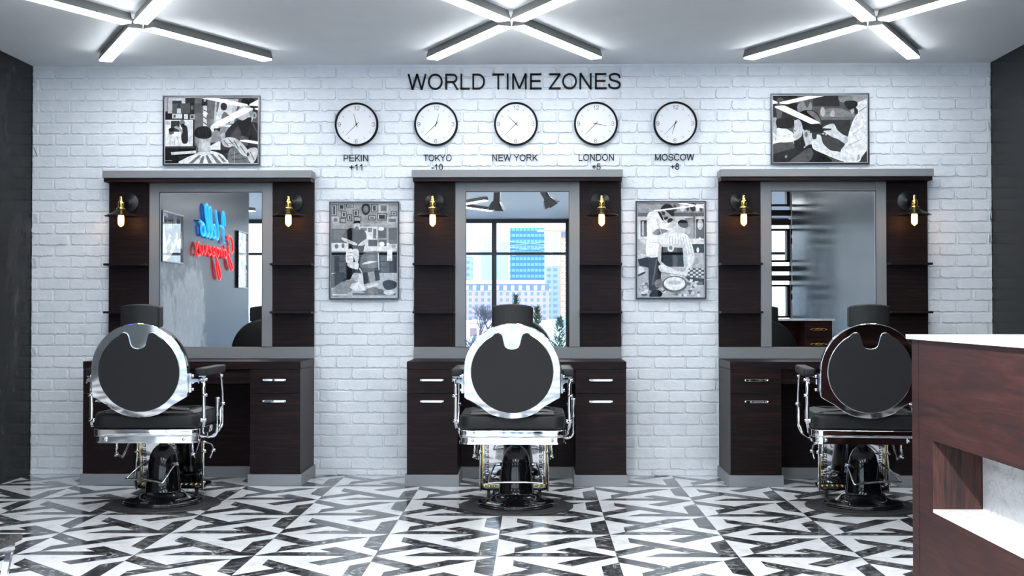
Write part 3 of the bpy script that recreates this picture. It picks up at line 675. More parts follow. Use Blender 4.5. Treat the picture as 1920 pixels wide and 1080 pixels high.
art3 = [(200,'r',(122,102,740,968)), (170,'r',(122,102,740,190)), (60,'e',(640,135,30,45)), (90,'e',(470,150,18,35)), (70,'e',(590,140,14,36)), (80,'e',(715,150,14,40)), (225,'e',(540,140,26,40)), (225,'e',(680,140,18,40)), (110,'r',(122,190,740,225)), (150,'r',(122,180,740,192)), (215,'r',(122,225,740,430)), (60,'r',(150,260,210,410)), (200,'r',(165,270,180,400)), (150,'r',(560,240,640,430)), (120,'r',(640,225,660,480)), (70,'r',(665,250,740,430)), (200,'e',(705,300,26,50)), (60,'e',(430,270,30,30)), (220,'r',(640,430,740,480)), (60,'r',(630,480,740,680)), (235,'e',(682,535,12,24)), (225,'e',(700,440,14,24)),
 (190,'r',(122,560,740,968)), (130,'r',(580,700,740,790)), (60,'p',[(560,780),(740,800),(740,860),(600,820)]), (40,'p',[(122,620),(220,600),(230,700),(140,680)]), (225,'s',[(122,575),(190,570),(200,590),(122,620)]), (175,'s',[(122,430),(200,500),(220,560),(190,575),(122,520)]), (240,'e',(135,725,50,38)), (60,'s',[(122,765),(185,735),(190,750),(122,780)])]
for k in range(60):
    art3 += [(random.choice((110,150,235,225)),'e',(random.uniform(125,735), random.uniform(790,960), random.uniform(9,24), random.uniform(7,16)))]
for k in range(5):
    for q in range(6): art3 += [(235 if (k+q) % 2 else 90,'r',(585+q*26, 702+k*18, 607+q*26, 716+k*18))]
art3 += [ # barber
 (55,'p',[(222,580),(330,560),(345,700),(330,880),(260,920),(225,900)]), (100,'l',(300,620,260,860,16)), (25,'s',[(240,930),(300,900),(350,930),(330,968),(240,968)]), (140,'s',[(280,830),(340,800),(360,870),(300,880)]),
 (245,'s',[(215,210),(290,180),(360,230),(370,290),(470,270),(490,300),(430,350),(380,370),(360,480),(325,590),(205,585),(210,400)]), (130,'s',[(260,380),(310,340),(400,350),(380,375),(300,400)]), (190,'l',(230,460,330,470,6)), (205,'l',(300,250,350,400,8)), (35,'s',[(310,180),(340,200),(365,260),(345,250)]),
 (170,'s',[(330,170),(380,150),(430,190),(430,225),(400,250),(360,240),(345,200)]), (60,'s',[(350,180),(380,190),(372,215),(352,205)]), (50,'s',[(340,150),(380,110),(430,118),(462,160),(460,215),(430,200),(390,165),(345,175)]), (35,'s',[(375,160),(420,170),(462,215),(440,218),(400,185)]), (50,'s',[(370,235),(400,225),(405,245),(375,258)]), (205,'s',[(400,330),(440,270),(470,255),(490,290),(450,330)]),
 # client and cape
 (205,'s',[(480,300),(520,280),(570,300),(565,350),(540,390),(480,375)]), (35,'s',[(495,290),(520,258),(570,262),(595,300),(575,330),(530,325)]), (180,'s',[(560,360),(600,320),(620,340),(600,390)]),
 (235,'s',[(370,420),(430,385),(540,380),(600,420),(650,570),(630,680),(600,700),(580,600),(560,500),(360,490)])]
for k in range(9): art3 += [(165,'l',(400+k*24, 395+abs(k-4)*4, 380+k*32, 485+k*14, 4))]
art3 += [(210,'s',[(320,500),(350,482),(540,490),(575,540),(590,660),(560,700),(330,660)]), (35,'p',[(345,505),(540,515),(552,690),(400,690),(340,640)]), (225,'s',[(402,490),(430,480),(462,492),(455,540),(430,552),(405,540)]), (120,'e',(430,515,16,20)), (20,'p',[(345,560),(545,560),(548,580),(345,580)]),
 (235,'s',[(320,680),(360,670),(480,720),(560,730),(590,660),(600,690),(570,775),(480,775),(350,740),(320,710)]), (130,'l',(340,740,560,776,6)), (225,'r',(430,765,510,830)), (120,'e',(465,850,118,78)), (90,'e',(465,852,110,70)), (245,'e',(465,845,100,62)), (200,'e',(465,835,55,20))]
picture((-2.396, BY, 2.546), .722, .518, conv(N1, art1), 'wide framed photo of a barber with tattooed arms behind a seated client')
picture((2.086, BY, 2.5445), .718, .521, conv(N4, art4), 'wide framed photo of a bearded client in profile having his hair trimmed')
picture((-1.2615, BY, 1.6565), .517, .723, conv(N2, art2), 'tall framed photo of a barber standing beside an empty vintage chair')
picture((.9935, BY, 1.6575), .517, .719, conv(N3, art3), 'tall framed photo of a barber in hat and white coat')
picture((XL+.001, -3.58, 1.958), .74, .515, conv(N4, art4), 'wide framed photo on the dark left wall nearest the mirrors, seen reflected', PI/2)
picture((XL+.001, -6.625, 1.853), .517, .72, conv(N3, art3), 'tall framed photo on the dark left wall by its far end, seen reflected', PI/2)

# ------------------------------------------------------------------ neon writing on the left wall (Y to the right, Z up)
def neon(name, mtl, strokes, r, label):
    t = empty(name, (XL+.03, -5.1, 1.95), label=label, cat='neon sign')
    for s_ in strokes:
        pts = [(0, y+5.1, z-1.95) for y, z in s_]
        MB().tube(catmull(pts, 5), r, 8).build('glass_tube', mtl, t)
    for (y, z) in [(strokes[0][0]), (strokes[-1][-1])]:
        MB().cyl((-.03, y+5.1, z-1.95), (0, y+5.1, z-1.95), .006, 8).build('standoff', M_iron, t)
    return t
def sc(pts, y0, y1, z0, z1): return [(y0+(y1-y0)*a, z0+(z1-z0)*b_) for a, b_ in pts]
hello = [sc([(0,.55),(.03,.85),(.12,1),(.14,.8),(.10,.4),(.06,.05),(.02,0)], -5.66, -4.9, 2.02, 2.38), sc([(.16,.50),(.0,.42),(.16,.5),(.30,.52)], -5.6, -5.0, 2.02, 2.38),
   sc([(.42,1),(.36,.7),(.30,.3),(.30,.05),(.36,.0),(.46,.2),(.52,.35),(.50,.48),(.44,.42),(.42,.15),(.48,.02),(.56,.12),(.68,.7),(.70,.98),(.64,1.05),(.60,.8),(.58,.3),(.62,.03),(.68,.08),(.80,.65),(.84,1.02),(.78,1.12),(.73,.9),(.70,.35),(.74,.04),(.80,.05),(.86,.3),(.94,.42),(1.0,.3),(.97,.08),(.89,.03),(.86,.2),(.90,.4),(1.0,.46),(1.06,.5)], -5.66, -4.62, 2.04, 2.37)]
neon('neon_sign', M_blue, hello, .0135, 'blue neon script Hello on the dark left wall, seen in the left mirror')
gorg = [sc([(.17,.80),(.16,.95),(.08,1.0),(.02,.8),(.0,.5),(.04,.35),(.12,.42),(.15,.6),(.14,.3),(.10,-.1),(.04,-.3),(.01,-.22),(.06,.0),(.18,.35)], -6.05, -4.45, 1.80, 2.11),
   sc([(.18,.35),(.24,.55),(.28,.4),(.24,.22),(.20,.3),(.22,.5),(.30,.52),(.33,.58),(.34,.25),(.36,.5),(.42,.54),(.48,.52),(.44,.55),(.40,.4),(.43,.22),(.48,.35),(.50,.54),(.48,.1),(.44,-.4),(.39,-.62),(.36,-.5),(.42,-.1),(.52,.28),(.58,.42),(.57,.55),(.53,.5),(.53,.28),(.58,.22),(.64,.4),(.69,.54),(.65,.5),(.63,.32),(.67,.22),(.72,.36),(.72,.52),(.74,.54),(.76,.3),(.79,.22),(.83,.4),(.84,.54),(.84,.3),(.87,.22),(.92,.45),(.95,.62),(.99,.45),(1.0,.25),(.95,.14),(.91,.2)], -6.05, -4.42, 1.77, 2.08)]
neon('neon_sign', M_red, gorg, .0125, 'red neon script Gorgeous on the dark left wall, below the blue one')

# ------------------------------------------------------------------ ceiling lights
LZ = 2.975
def make_light(cx, cy):
    t = empty('ceiling_light', (cx, cy, H), 0)
    ang = math.atan2(.575, 1.06)
    for sx_ in (-1, 1):
        for sy_ in (-1, 1):
            R_ = Matrix.Rotation(-sx_*sy_*ang + (0 if sy_ > 0 else PI), 4, 'Z')
            L0, L1 = .088, 1.205
            prof = [(-.030,0),(.030,0),(.044,-.048),(.044,-.056),(-.044,-.056),(-.044,-.048)]
            m = MB(); m.prism(prof, L0, L1, M=R_); o = m.build('light_bar', M_lamph, t, fixn=True)
            MB().box(-.041, .041, L0+.006, L1-.006, -.0665, -.0562, M=R_).build('diffuser', M_lamp, o)
    return t
LP = [(-2.455,-1.545,'front left over the left chair'), (-.147,-1.565,'front middle over the middle chair'), (2.062,-1.53,'front right over the right chair'),
      (-1.37,-11.85,'far back, seen in middle mirror'), (-5.6,-11.85,'far back, seen in left mirror'), (2.7,-11.85,'far back right, by the windows'),
      (-2.455,-4.7,'added unseen, second row, left'), (-.147,-4.7,'added unseen, second row, middle'), (2.062,-4.7,'added unseen, second row, above the desk'),  # second and third rows: out of view, added to brighten the room
      (-2.455,-7.75,'added unseen, third row on the left'), (-.147,-7.75,'added unseen, third row in the middle'), (2.062,-7.75,'added unseen, third row on the right')]
for i, (x_, y_, lb) in enumerate(LP):
    t = make_light(x_, y_) if i == 0 else copy_tree(lt0)
    if i == 0: lt0 = t
    t.location = (x_, y_, H)
    tag(t, 'white X shaped ceiling light of four bars, ' + lb, 'ceiling light', 'X shaped ceiling lights')

# ------------------------------------------------------------------ barber chairs
def rrect(x0, x1, y0, y1, r, n=6):
    P = []
    for cx, cy, a0 in ((x1-r, y0+r, -90), (x1-r, y1-r, 0), (x0+r, y1-r, 90), (x0+r, y0+r, 180)):
        for k in range(n+1):
            a = math.radians(a0+90*k/n); P.append((cx+r*math.cos(a), cy+r*math.sin(a)))
    return P
def slab(mb, poly, z0, z1, e=.01, mi=0, M=None, crown=0, smooth=True, seg=4):
    """soft-edged slab from an outline (xy), with rounded rim and crowned top"""
    n = len(poly); cx = sum(p[0] for p in poly)/n; cy = sum(p[1] for p in poly)/n
    def ins(d):
        out = []
        for i in range(n):
            a, b_, c_ = Vector(poly[i-1]), Vector(poly[i]), Vector(poly[(i+1) % n])
            t = (c_-a).normalized(); nn = Vector((t.y, -t.x)); out.append(b_-nn*d)
        return out
    rings = []
    for k in range(seg+1):
        a = PI/2*k/seg; rings.append((e*(1-math.sin(a)), z0+e*(1-math.cos(a))))
    for k in range(seg+1):
        a = PI/2*k/seg; rings.append((e*(1-math.cos(a)), z1-e*(1-math.sin(a))))
    if crown: rings += [(e+.03, z1+crown*.5), (e+.09, z1+crown*.85)]
    vs = []; fs = []
    for d, z in rings:
        for p in ins(d): vs.append((p.x, p.y, z))
    R = len(rings)
    for r_ in range(R-1):
        for i in range(n):
            j = (i+1) % n; fs.append((r_*n+i, r_*n+j, (r_+1)*n+j, (r_+1)*n+i))
    fs.append(tuple(reversed(range(n))))
    zc = z1+crown; vs.append((cx, cy, zc)); c_i = len(vs)-1
    for i in range(n): fs.append(((R-1)*n+i, (R-1)*n+(i+1) % n, c_i))
    mb.add(vs, fs, mi, smooth, M)
def greek(x0, z0, L, unit, vertical, w=.0026, flip=1):
    """meander polyline starting at (x0,z0)"""
    u = unit; out = []
    base = [(0,0),(0,1),(.8,1),(.8,.3),(.4,.3),(.4,.62),(.58,.62)]
    n = int(L/u)
    for k in range(n):
        P = [(a*u*.92, k*u+b_*u*.82) for a, b_ in base]
        for a, b_ in zip(P[:-1], P[1:]):
            if vertical: p, q = (x0+flip*a[0], z0+a[1]), (x0+flip*b_[0], z0+b_[1])
            else: p, q = (x0+a[1], z0-a[0]), (x0+b_[1], z0-b_[0])
            out.append((min(p[0],q[0])-w/2, max(p[0],q[0])+w/2, min(p[1],q[1])-w/2, max(p[1],q[1])+w/2))
    return out
def make_chair(base_ang, ox):
    t = empty('barber_chair', (0,0,0))
    # ---- base (swivels on its own)
    Rb = Matrix.Rotation(base_ang, 4, 'Z')
    MB().lathe([(.353,0),(.355,.004),(.350,.010),(.30,.012),(.262,.012),(.258,.014)], 72).build('floor_mat', M_rubber, t)
    MB().lathe([(.238,.0125),(.242,.018),(.242,.028),(.236,.036),(.232,.038),(.205,.040),(.175,.046),(.150,.058),(.134,.074),(.128,.083),(.112,.086),(.109,.092),(.103,.15),(.096,.22),(.089,.27),(.080,.313),(.064,.345),(.045,.366),(.033,.374)], 72).build('pedestal', M_gloss, t)
    MB().lathe([(.245,.0125),(.2475,.016),(.2475,.021),(.243,.024)], 72).build('base_rim', M_gloss, t)
    MB().lathe([(.027,.372),(.027,.452)], 28).build('piston', M_chromes, t)
    p = MB()
    for s in (-1, 1):
        p.cyl((s*.085,0,.262), (s*.128,0,.262), .011, 14, M=Rb)
        p.tube(catmull([(s*.122,0,.266),(s*.138,-.05,.245),(s*.158,-.11,.200),(s*.166,-.150,.165)], 5), .0055, 8, M=Rb)
    p.tube(catmull([(-.168,-.152,.164),(-.12,-.158,.169),(-.05,-.163,.172),(.05,-.163,.172),(.12,-.158,.169),(.168,-.152,.164)], 5), .0068, 8, M=Rb)
    p.build('pump_bar', M_chrome, t)
    # ---- seat
    f = MB(); out = rrect(-.322, .322, -.270, .270, .062, 8)
    slab(f, out, .452, .4965, .004)
    f.build('seat_frame', M_chrome, t)
    f = MB()
    n = len(out)
    inn = rrect(-.312, .312, -.262, .262, .055, 8)
    f.prism(out, .413, .424, axis='z'); f.build('lower_rim', M_chrome, t, fixn=True)
    f = MB(); f.prism(inn, .424, .4525, axis='z'); f.build('frame_skirt', M_chrome, t, fixn=True)
    f = MB()
    for s in (-1, 1):
        f = MB(); f.box(s*.232, s*.246, -.276, -.262, .4245, .452); f.cyl((s*.239,-.270,.437),(s*.239,-.284,.437), .008, 12)
        f.build('frame_bolt', M_chromes, t)
    c = MB(); slab(c, rrect(-.318, .318, -.268, .275, .07, 8), .4970, .592, .022, crown=.016); c.build('seat_cushion', M_vinyl, t)
    c = MB(); pp = rrect(-.306,.306,-.256,.263,.066,8); c.tube([(x, y, .5905) for x, y in pp], .0035, 6, closed=True); c.build('piping', M_vinyl, t)
    # ---- backrest, leaning back a little
    TB = Matrix.Translation((0,-.335,.58)) @ Matrix.Rotation(math.radians(5), 4, 'X') @ Matrix.Translation((0,0,-.58))
    top = [(.287*math.cos(math.radians(a)), .857+.287*math.sin(math.radians(a))) for a in range(0, 181, 6)]
    low = [(-.287,.80),(-.287,.745),(-.285,.706),(-.272,.695),(-.243,.679),(-.206,.658),(-.172,.633),(-.143,.612),(-.112,.596),(-.075,.585),(-.038,.579),(0,.577)]
    outer = top + low + [(-x_, z_) for x_, z_ in reversed(low[:-1])]
    pl = MB(); pl.prism(outer, -.026, .012, M=TB); pl.build('back_shell', M_chrome, t, bevel=.004, seg=3, fixn=True)
    # inset cover with the U-shaped notch
    zc, rc = .855, .2425
    inner = [(rc*math.sin(a), zc-rc*math.cos(a)) for a in [PI*k/30 for k in range(0, 26)]]
    pts = inner[:]
    notch = [(.120,1.066),(.098,1.085),(.080,1.088),(.066,1.082),(.058,1.066),(.052,1.040),(.046,1.015),(.036,1.000),(.018,.992),(0,.990)]
    right = [p_ for p_ in pts if not (p_[1] > 1.05)] + [(.155,1.043)] + notch
    cover = right + [(-x_, z_) for x_, z_ in reversed(right[:-1])][:-1]
    cv = MB(); cv.prism(cover, -.031, -.0265, M=TB); cv.build('back_cover', M_cover, t, fixn=True)
    tr = MB(); tr.tube([(x_, -.0275, z_) for x_, z_ in cover], .0032, 6, closed=True, M=TB); tr.build('cover_trim', M_chrome, t)
    # front cushion
    cu = MB(); TC = TB @ Matrix.Rotation(-PI/2, 4, 'X')
    poly = [(x_*.965, -(.857+(z_-.857)*.965)) for x_, z_ in outer]
    poly.reverse()
    slab(cu, poly, .0125, .100, .028, M=TC, crown=.02); cu.build('back_cushion', M_vinyl, t, fixn=True)
    # hinges and brackets
    for s in (-1, 1):
        hb = MB(); hb.box(s*.289, s*.301, -.345, -.310, .725, .838)
        for z in (.742, .822): hb.cyl((s*.300,-.328,z), (s*.313,-.328,z), .009, 12)
        hb.prism([(s*.301,.805),(s*.340,.803),(s*.340,.775),(s*.330,.786),(s*.316,.784),(s*.301,.772)], -.312, -.306)
        hb.box(s*.334, s*.341, -.312, -.215, .777, .803)
        hb.build('hinge_bracket', M_chrome, t, fixn=True)
    # headrest
    h = MB(); TH = Matrix.Translation((0,-.372,0)) @ Matrix.Rotation(math.radians(7), 4, 'X')
    nx, nz = 14, 10; W2, z0, z1 = .1175, 1.118, 1.240
    def hp(i, j, side):
        u_ = -1+2*i/nx; v_ = j/nz
        crown = .014*(1-u_*u_); z = z0+(z1+crown-z0)*v_
        yy = .022*u_*u_
        y = (-.030+yy if side < 0 else .052+yy*1.6)
        return (W2*u_, y-.372+.0, z)
    vs = []; fs = []
    for side in (-1, 1):
        for j in range(nz+1):
            for i in range(nx+1): vs.append(hp(i, j, side))
    def ID(s_, i, j): return (0 if s_ < 0 else (nx+1)*(nz+1))+j*(nx+1)+i
    for j in range(nz):
        for i in range(nx):
            fs.append((ID(-1,i,j),ID(-1,i+1,j),ID(-1,i+1,j+1),ID(-1,i,j+1))); fs.append((ID(1,i,j),ID(1,i,j+1),ID(1,i+1,j+1),ID(1,i+1,j)))
    for i in range(nx):
        fs.append((ID(-1,i,nz),ID(-1,i+1,nz),ID(1,i+1,nz),ID(1,i,nz))); fs.append((ID(-1,i,0),ID(1,i,0),ID(1,i+1,0),ID(-1,i+1,0)))
    for j in range(nz):
        fs.append((ID(-1,0,j),ID(-1,0,j+1),ID(1,0,j+1),ID(1,0,j))); fs.append((ID(-1,nx,j),ID(1,nx,j),ID(1,nx,j+1),ID(-1,nx,j+1)))
    h.add(vs, fs, 0, False); h.build('headrest', M_vinyl, t, bevel=.009, seg=3, fixn=True)
    for s in (-1, 1): MB().box(s*.03-.008, s*.03+.008, -.385, -.379, 1.00, 1.14).build('headrest_bar', M_chrome, t)
    # arms
    for s in (-1, 1):
        a = MB(); a0, a1 = sorted((s*.297, s*.370)); slab(a, rrect(a0, a1, -.258, .262, .012, 4), .818, .866, .012, crown=0); a.build('armrest', M_vinyl, t)
        q = MB()
        a0, a1 = sorted((s*.306, s*.362))
        q.box(a0, a1, -.238, .24, .812, .8178)
        # rear upright : flat bar with slots, front upright : bowed tube
        q.tube([(s*.341,-.215,.812),(s*.342,-.212,.72),(s*.343,-.205,.62),(s*.343,-.205,.545),(s*.336,-.20,.505)], .0085, 8, flat=1.4)
        q.tube(catmull([(s*.345,.205,.812),(s*.349,.225,.74),(s*.352,.238,.66),(s*.352,.238,.56),(s*.350,.225,.47),(s*.33,.10,.425),(s*.31,-.02,.418)], 5), .0085, 8)
        q.tube([(s*.352,.19,.60),(s*.352,.18,.49),(s*.34,.12,.44)], .008, 8)
        for (x_, y_, z_) in ((.350,-.214,.795),(.344,-.205,.548),(.352,.238,.615),(.347,.206,.795),(.349,-.211,.70)):
            q.cyl((s*(x_-.014), y_, z_), (s*(x_+.016), y_, z_), .0095, 12)
        q.cyl((s*.318,-.205,.545), (s*.34,-.205,.545), .014, 14)
        q.build('arm_support', M_chrome, t)
        # leg-rest linkage under the seat
        l = MB()
        l.tube([(s*.236,-.06,.415),(s*.236,-.05,.318)], .008, 8); l.tube([(s*.232,-.045,.318),(s*.226,.03,.292),(s*.222,.16,.375),(s*.222,.23,.40)], .0072, 8)
        l.cyl((s*.226,-.05,.318),(s*.250,-.05,.318), .012, 14)
        l.build('linkage', M_chrome, t)
    # lever on the right
    lv = MB()
    lv.tube(catmull([(.27,.02,.424),(.325,.02,.421),(.355,.02,.428),(.371,.02,.455),(.372,.02,.50),(.371,.02,.560)], 6), .0075, 10)
    lv.build('lever', M_chrome, t)
    MB().lathe([(.008,.552),(.0115,.556),(.0095,.59),(.0145,.63),(.0155,.655),(.018,.660),(.016,.669),(.006,.672)], 16, M=Matrix.Translation((.371,.02,0))).build('lever_knob', M_chrome, t)
    # leg rest panel with the key pattern
    y0 = .300
    TL = Matrix.Translation((0,y0,.40)) @ Matrix.Rotation(math.radians(6), 4, 'X') @ Matrix.Translation((0,0,-.40))
    lg = MB(); lg.box(-.205, .205, .0, .012, .085, .405, M=TL); lg.build('leg_panel', M_chrome, t, bevel=.002)
    for gk in (greek(-.188, .095, .29, .032, True, .0040), greek(.188, .095, .29, .032, True, .0040, flip=-1), greek(-.152, .395, .31, .032, False, .0040), greek(-.152, .122, .31, .032, False, .0040)):
        k = MB()
        for (x0, x1, z0_, z1_) in gk: k.box(x0, x1, -.0015, -.0002, z0_, z1_, M=TL)
        k.build('key_pattern', M_ink, t)
    k = MB(); k.box(-.205, .205, -.003, -.0002, .078, .088, M=TL).box(-.207,-.199,-.003,-.0002,.088,.405,M=TL).box(.199,.207,-.003,-.0002,.088,.405,M=TL); k.build('gold_edging', M_goldt, t)
    for s in (-1, 1):
        k = MB(); k.tube([(s*.214, y0+.0, .425), (s*.216, y0+.0, .30), (s*.216, y0-.03, .055)], .0075, 8)
        k.cyl((s*.205, y0, .30), (s*.232, y0, .30), .011, 12); k.cyl((s*.205, y0-.02, .10), (s*.228, y0-.02, .10), .009, 12)
        k.build('leg_rest_rail', M_chrome, t)
    tr_ = MB(); slab(tr_, rrect(-.222, .222, y0-.025, y0+.235, .05, 6), .058, .078, .006); tr_.build('footboard', M_gloss, t)
    for iy in range(3):
        st_ = MB()
        for ix in range(13): st_.lathe([(.008,.0775),(.006,.083),(.001,.085)], 8, M=Matrix.Translation((-.19+ix*.0317, y0+.02+iy*.06, 0)))
        st_.build('stud_row', M_chrome, t)
    for s in (-1, 1):
        ft = MB(); ft.box(s*.165-.010, s*.165+.010, y0+.02, y0+.04, .0, .06)
        ft.build('footboard_foot', M_iron, t)
    for s in (-1, 1):
        cp = MB(); cp.tube([(s*.216,y0+.0,.36),(s*.236,y0+.13,.335),(s*.240,y0+.17,.29),(s*.232,y0+.10,.245)], .006, 8)
        cp.cyl((s*.225,y0+.17,.288),(s*.252,y0+.17,.288), .011, 12)
        cp.build('side_link', M_chrome, t)
    cp = MB(); cp.tube([(-.17,y0+.09,.335),(.17,y0+.09,.335)], .034, 20); cp.build('calf_roll', M_chrome, t)
    for o in t.children:
        if o.name.split('.')[0] not in ('floor_mat','pedestal','base_rim','piston','pump_bar'): o.location.x = ox
    return t
CH_ = [(-2.333, -1.385, 1.0, 32, -.039, 'left one, before the mirror showing neon'), (-.121, -1.428, 0, 0, -.017, 'middle one, below the clocks'), (2.028, -1.398, -6.0, -20, -.016, 'right one, half hidden by the reception desk')]
for x_, y_, rz, ba, ox, lb in CH_:
    t = make_chair(math.radians(-ba-rz), ox)
    t.location = (x_, y_, 0); t.rotation_euler.z = math.radians(rz)
    tag(t, 'chrome barber chair with round black back, ' + lb, 'barber chair', 'barber chairs facing the mirrors')

# ------------------------------------------------------------------ reception desk
DX, DY = 1.524, -4.07
t = empty('reception_desk', (DX, DY, 0), label='dark wood reception desk with white marble top at the right edge', cat='desk')
YE = -2.2; TK = .40
body = MB()
# left wing seen from the side, with a niche cut in its face (local coords, face at x=0)
ny0, ny1, nz0, nz1, nd = -1.75, -.252, .455, .718, .190
body.box(0, TK, -.252, 0, 0, 1.101)
body.box(0, TK, YE, ny0, 0, 1.101)
body.box(0, TK, ny0, -.252, 0, nz0-.012); body.box(0, TK, ny0, -.252, nz1, 1.101); body.box(nd+.012, TK, ny0, -.252, nz0-.012, nz1)
body.build('desk_body', M_desk, t)
MB().box(-.0012, 0, -.085, 0, 0, 1.101).build('corner_stile', M_desk, t)
MB().box(0.001, nd, -.2535, -.2521, nz0, nz1).build('niche_side', M_woodv, t)
MB().box(.0, nd, ny0, -.2537, nz0-.012, nz0).build('niche_sill', M_marble, t)
MB().box(nd, nd+.012, ny0, -.2535, nz0-.012, nz1).build('niche_back', M_marble, t)
MB().box(-.020, 1.628, -TK-.02, .020, 1.1015, 1.1205).box(-.020, TK+.02, YE-.02, -TK-.02, 1.1015, 1.1205).build('marble_top', M_marble, t, bevel=.0015)
MB().box(TK, 1.32, -TK, -TK+.03, 0, 1.101).box(TK, 1.32, -TK+.03, -.02, .55, .58).build('knee_panel', M_desk, t)
MB().box(1.32, 1.608, -TK, -.02, 0, 1.101).build('pedestal_cabinet', M_desk, t)
for z0_, z1_ in ((.93,1.09),(.785,.925),(.42,.78)):
    d = MB().box(1.325, 1.603, -.02, 0, z0_, z1_).build('drawer', M_desk, t)
    zc = (z0_+z1_)/2; h = MB(); cx = 1.464
    h.tube([(cx+.034*math.cos(a), .012, zc+.013*math.sin(a)) for a in [2*PI*k/20 for k in range(20)]], .0035, 6, closed=True)
    h.tube([(cx+.018*math.cos(a), .012, zc+.006*math.sin(a)) for a in [2*PI*k/16 for k in range(16)]], .003, 6, closed=True)
    for s in (-1, 1):
        h.tube([(cx+s*.052+.022*math.cos(a), .012, zc+.011*math.sin(a)) for a in [2*PI*k/16 for k in range(16)]], .003, 6, closed=True)
        h.tube([(cx+s*.072, .012, zc), (cx+s*.090, .008, zc)], .004, 6, rs=[.004,.006])
    h.build('drawer_pull', M_gold, d)

# small marble table, bottom left
t = empty('side_table', (-1.765, -4.872, 0), label='low black marble table with chrome legs at the bottom left corner', cat='table')
MB().box(-.95, 0, -.95, 0, .430, .450).build('table_top', M_tmarble, t, bevel=.001)
MB().box(-.93, -.018, -.038, -.018, .400, .4295).box(-.038, -.018, -.93, -.038, .400, .4295).box(-.93,-.018,-.93,-.91,.400,.4295).box(-.93,-.91,-.91,-.038,.400,.4295).build('apron', M_chrome, t)
for sx_, sy_ in ((-.02,-.02),(-.93,-.02),(-.02,-.93),(-.93,-.93)):
    ix = -1 if sx_ > -.5 else 1; iy = -1 if sy_ > -.5 else 1
    lg = MB(); w_ = .020
    tp = [(sx_, sy_), (sx_+ix*w_, sy_), (sx_+ix*w_, sy_+iy*w_), (sx_, sy_+iy*w_)]
    bt = [(a+ix*.07, b_+iy*.05) for a, b_ in tp]
    lg.add([(a, b_, 0) for a, b_ in bt]+[(a, b_, .40) for a, b_ in tp], [(0,3,2,1),(4,5,6,7),(0,1,5,4),(1,2,6,5),(2,3,7,6),(3,0,4,7)])
    lg.build('leg', M_chrome, t, fixn=True)

# ------------------------------------------------------------------ spotlights with barn doors
M_spotm = simple('grey_spot_metal', (.045,.047,.05), .35, .6)
M_lens = simple('spot_lens', (.9,.9,.9), .3, emis=(1,.98,.95), es=12)
def make_spot(x_, y_, tilt, lb, aim, power, cone):
    t = empty('barn_door_spotlight', (x_, y_, H), label=lb, cat='spotlight', group='barn door spotlights on the ceiling')
    MB().lathe([(.05,-.0),(.05,-.02),(.012,-.024)], 24).build('ceiling_plate', M_iron, t)
    MB().cyl((0,0,-.02),(0,0,-.20), .010, 12).build('stem', M_iron, t)
    R_ = Matrix.Translation((0,0,-.20)) @ Matrix.Rotation(tilt, 4, 'Y')
    MB().lathe([(.030,.02),(.043,.01),(.043,-.10),(.0445,-.102),(.0445,-.25),(.048,-.255),(.048,-.27)], 28, M=R_).build('lamp_body', M_spotm, t)
    d = MB()
    for k in range(4):
        Q = R_ @ Matrix.Rotation(k*PI/2+.3, 4, 'Z') @ Matrix.Translation((.048,0,-.268)) @ Matrix.Rotation(math.radians(-28), 4, 'Y')
        w0, w1 = .042, .062
        d.add([(0,-w0,0),(0,w0,0),(0,w1,-.12),(0,-w1,-.12),(.0015,-w0,0),(.0015,w0,0),(.0015,w1,-.12),(.0015,-w1,-.12)], [(0,1,2,3),(7,6,5,4),(0,4,5,1),(1,5,6,2),(2,6,7,3),(3,7,4,0)], M=Q)
    d.build('barn_door', M_spotm, t)
    q = R_ @ Vector((0,0,-.262))
    MB().lathe([(.041,-.262),(.041,-.266)], 24, M=R_).build('lens', M_lens, t)
    L = bpy.data.lights.new('spot_beam', 'SPOT'); lo = bpy.data.objects.new('spot_beam', L); COL.objects.link(lo); lo.parent = t
    L.energy = power; L.spot_size = math.radians(cone); L.spot_blend = .35; L.shadow_soft_size = .04; L.color = (1,.985,.97)
    p = R_ @ Vector((0,0,-.30)); lo.location = p
    dv = Vector(aim)-(Vector((x_, y_, H))+p); lo.rotation_euler = dv.to_track_quat('-Z', 'Y').to_euler()
    return t
make_spot(-.47, -6.4, math.radians(3), 'silver spotlight hanging straight down, at top of the middle mirror', (-1.2,-4.4,0), 900, 88)
make_spot(.02, -6.4, math.radians(-30), 'silver spotlight tilted sideways, at top of the middle mirror', (1.7,-5.1,.55), 750, 50)

# ------------------------------------------------------------------ lattice divider past the right wall (seen in the right mirror)
t = empty('lattice_divider', (3.2, -7.45, 0), label='dark wood lattice room divider by the window, seen in the right mirror', cat='room divider')
ft = MB()
for px_ in (-.55,-.18,.19,.56,.93): ft.box(px_-.018, px_+.018, -.02, .02, 0, H-.002)
ft.build('upright', M_white_p, t)
z = .10; k = 0
fr = MB(); br = MB()
for c_, x0 in enumerate((-.53,-.16,.21,.58)):
    z = .12 + (.25 if c_ % 2 else 0)
    k = 0
    while z < 2.7:
        if k % 2 == 0:
            w_, h_ = .33, .44
            for a in ((x0,x0+w_,z,z+.025),(x0,x0+w_,z+h_-.025,z+h_),(x0,x0+.04,z,z+h_),(x0+w_-.04,x0+w_,z,z+h_)): fr.box(a[0],a[1],-.07,.07,a[2],a[3])
            z += h_+.05
        else:
            for q in range(2): br.box(x0-.02, x0+.35, -.03, .03, z, z+.075); z += .125
        k += 1
fr.build('box_frame', M_wood, t); br.build('slat', M_wood, t)

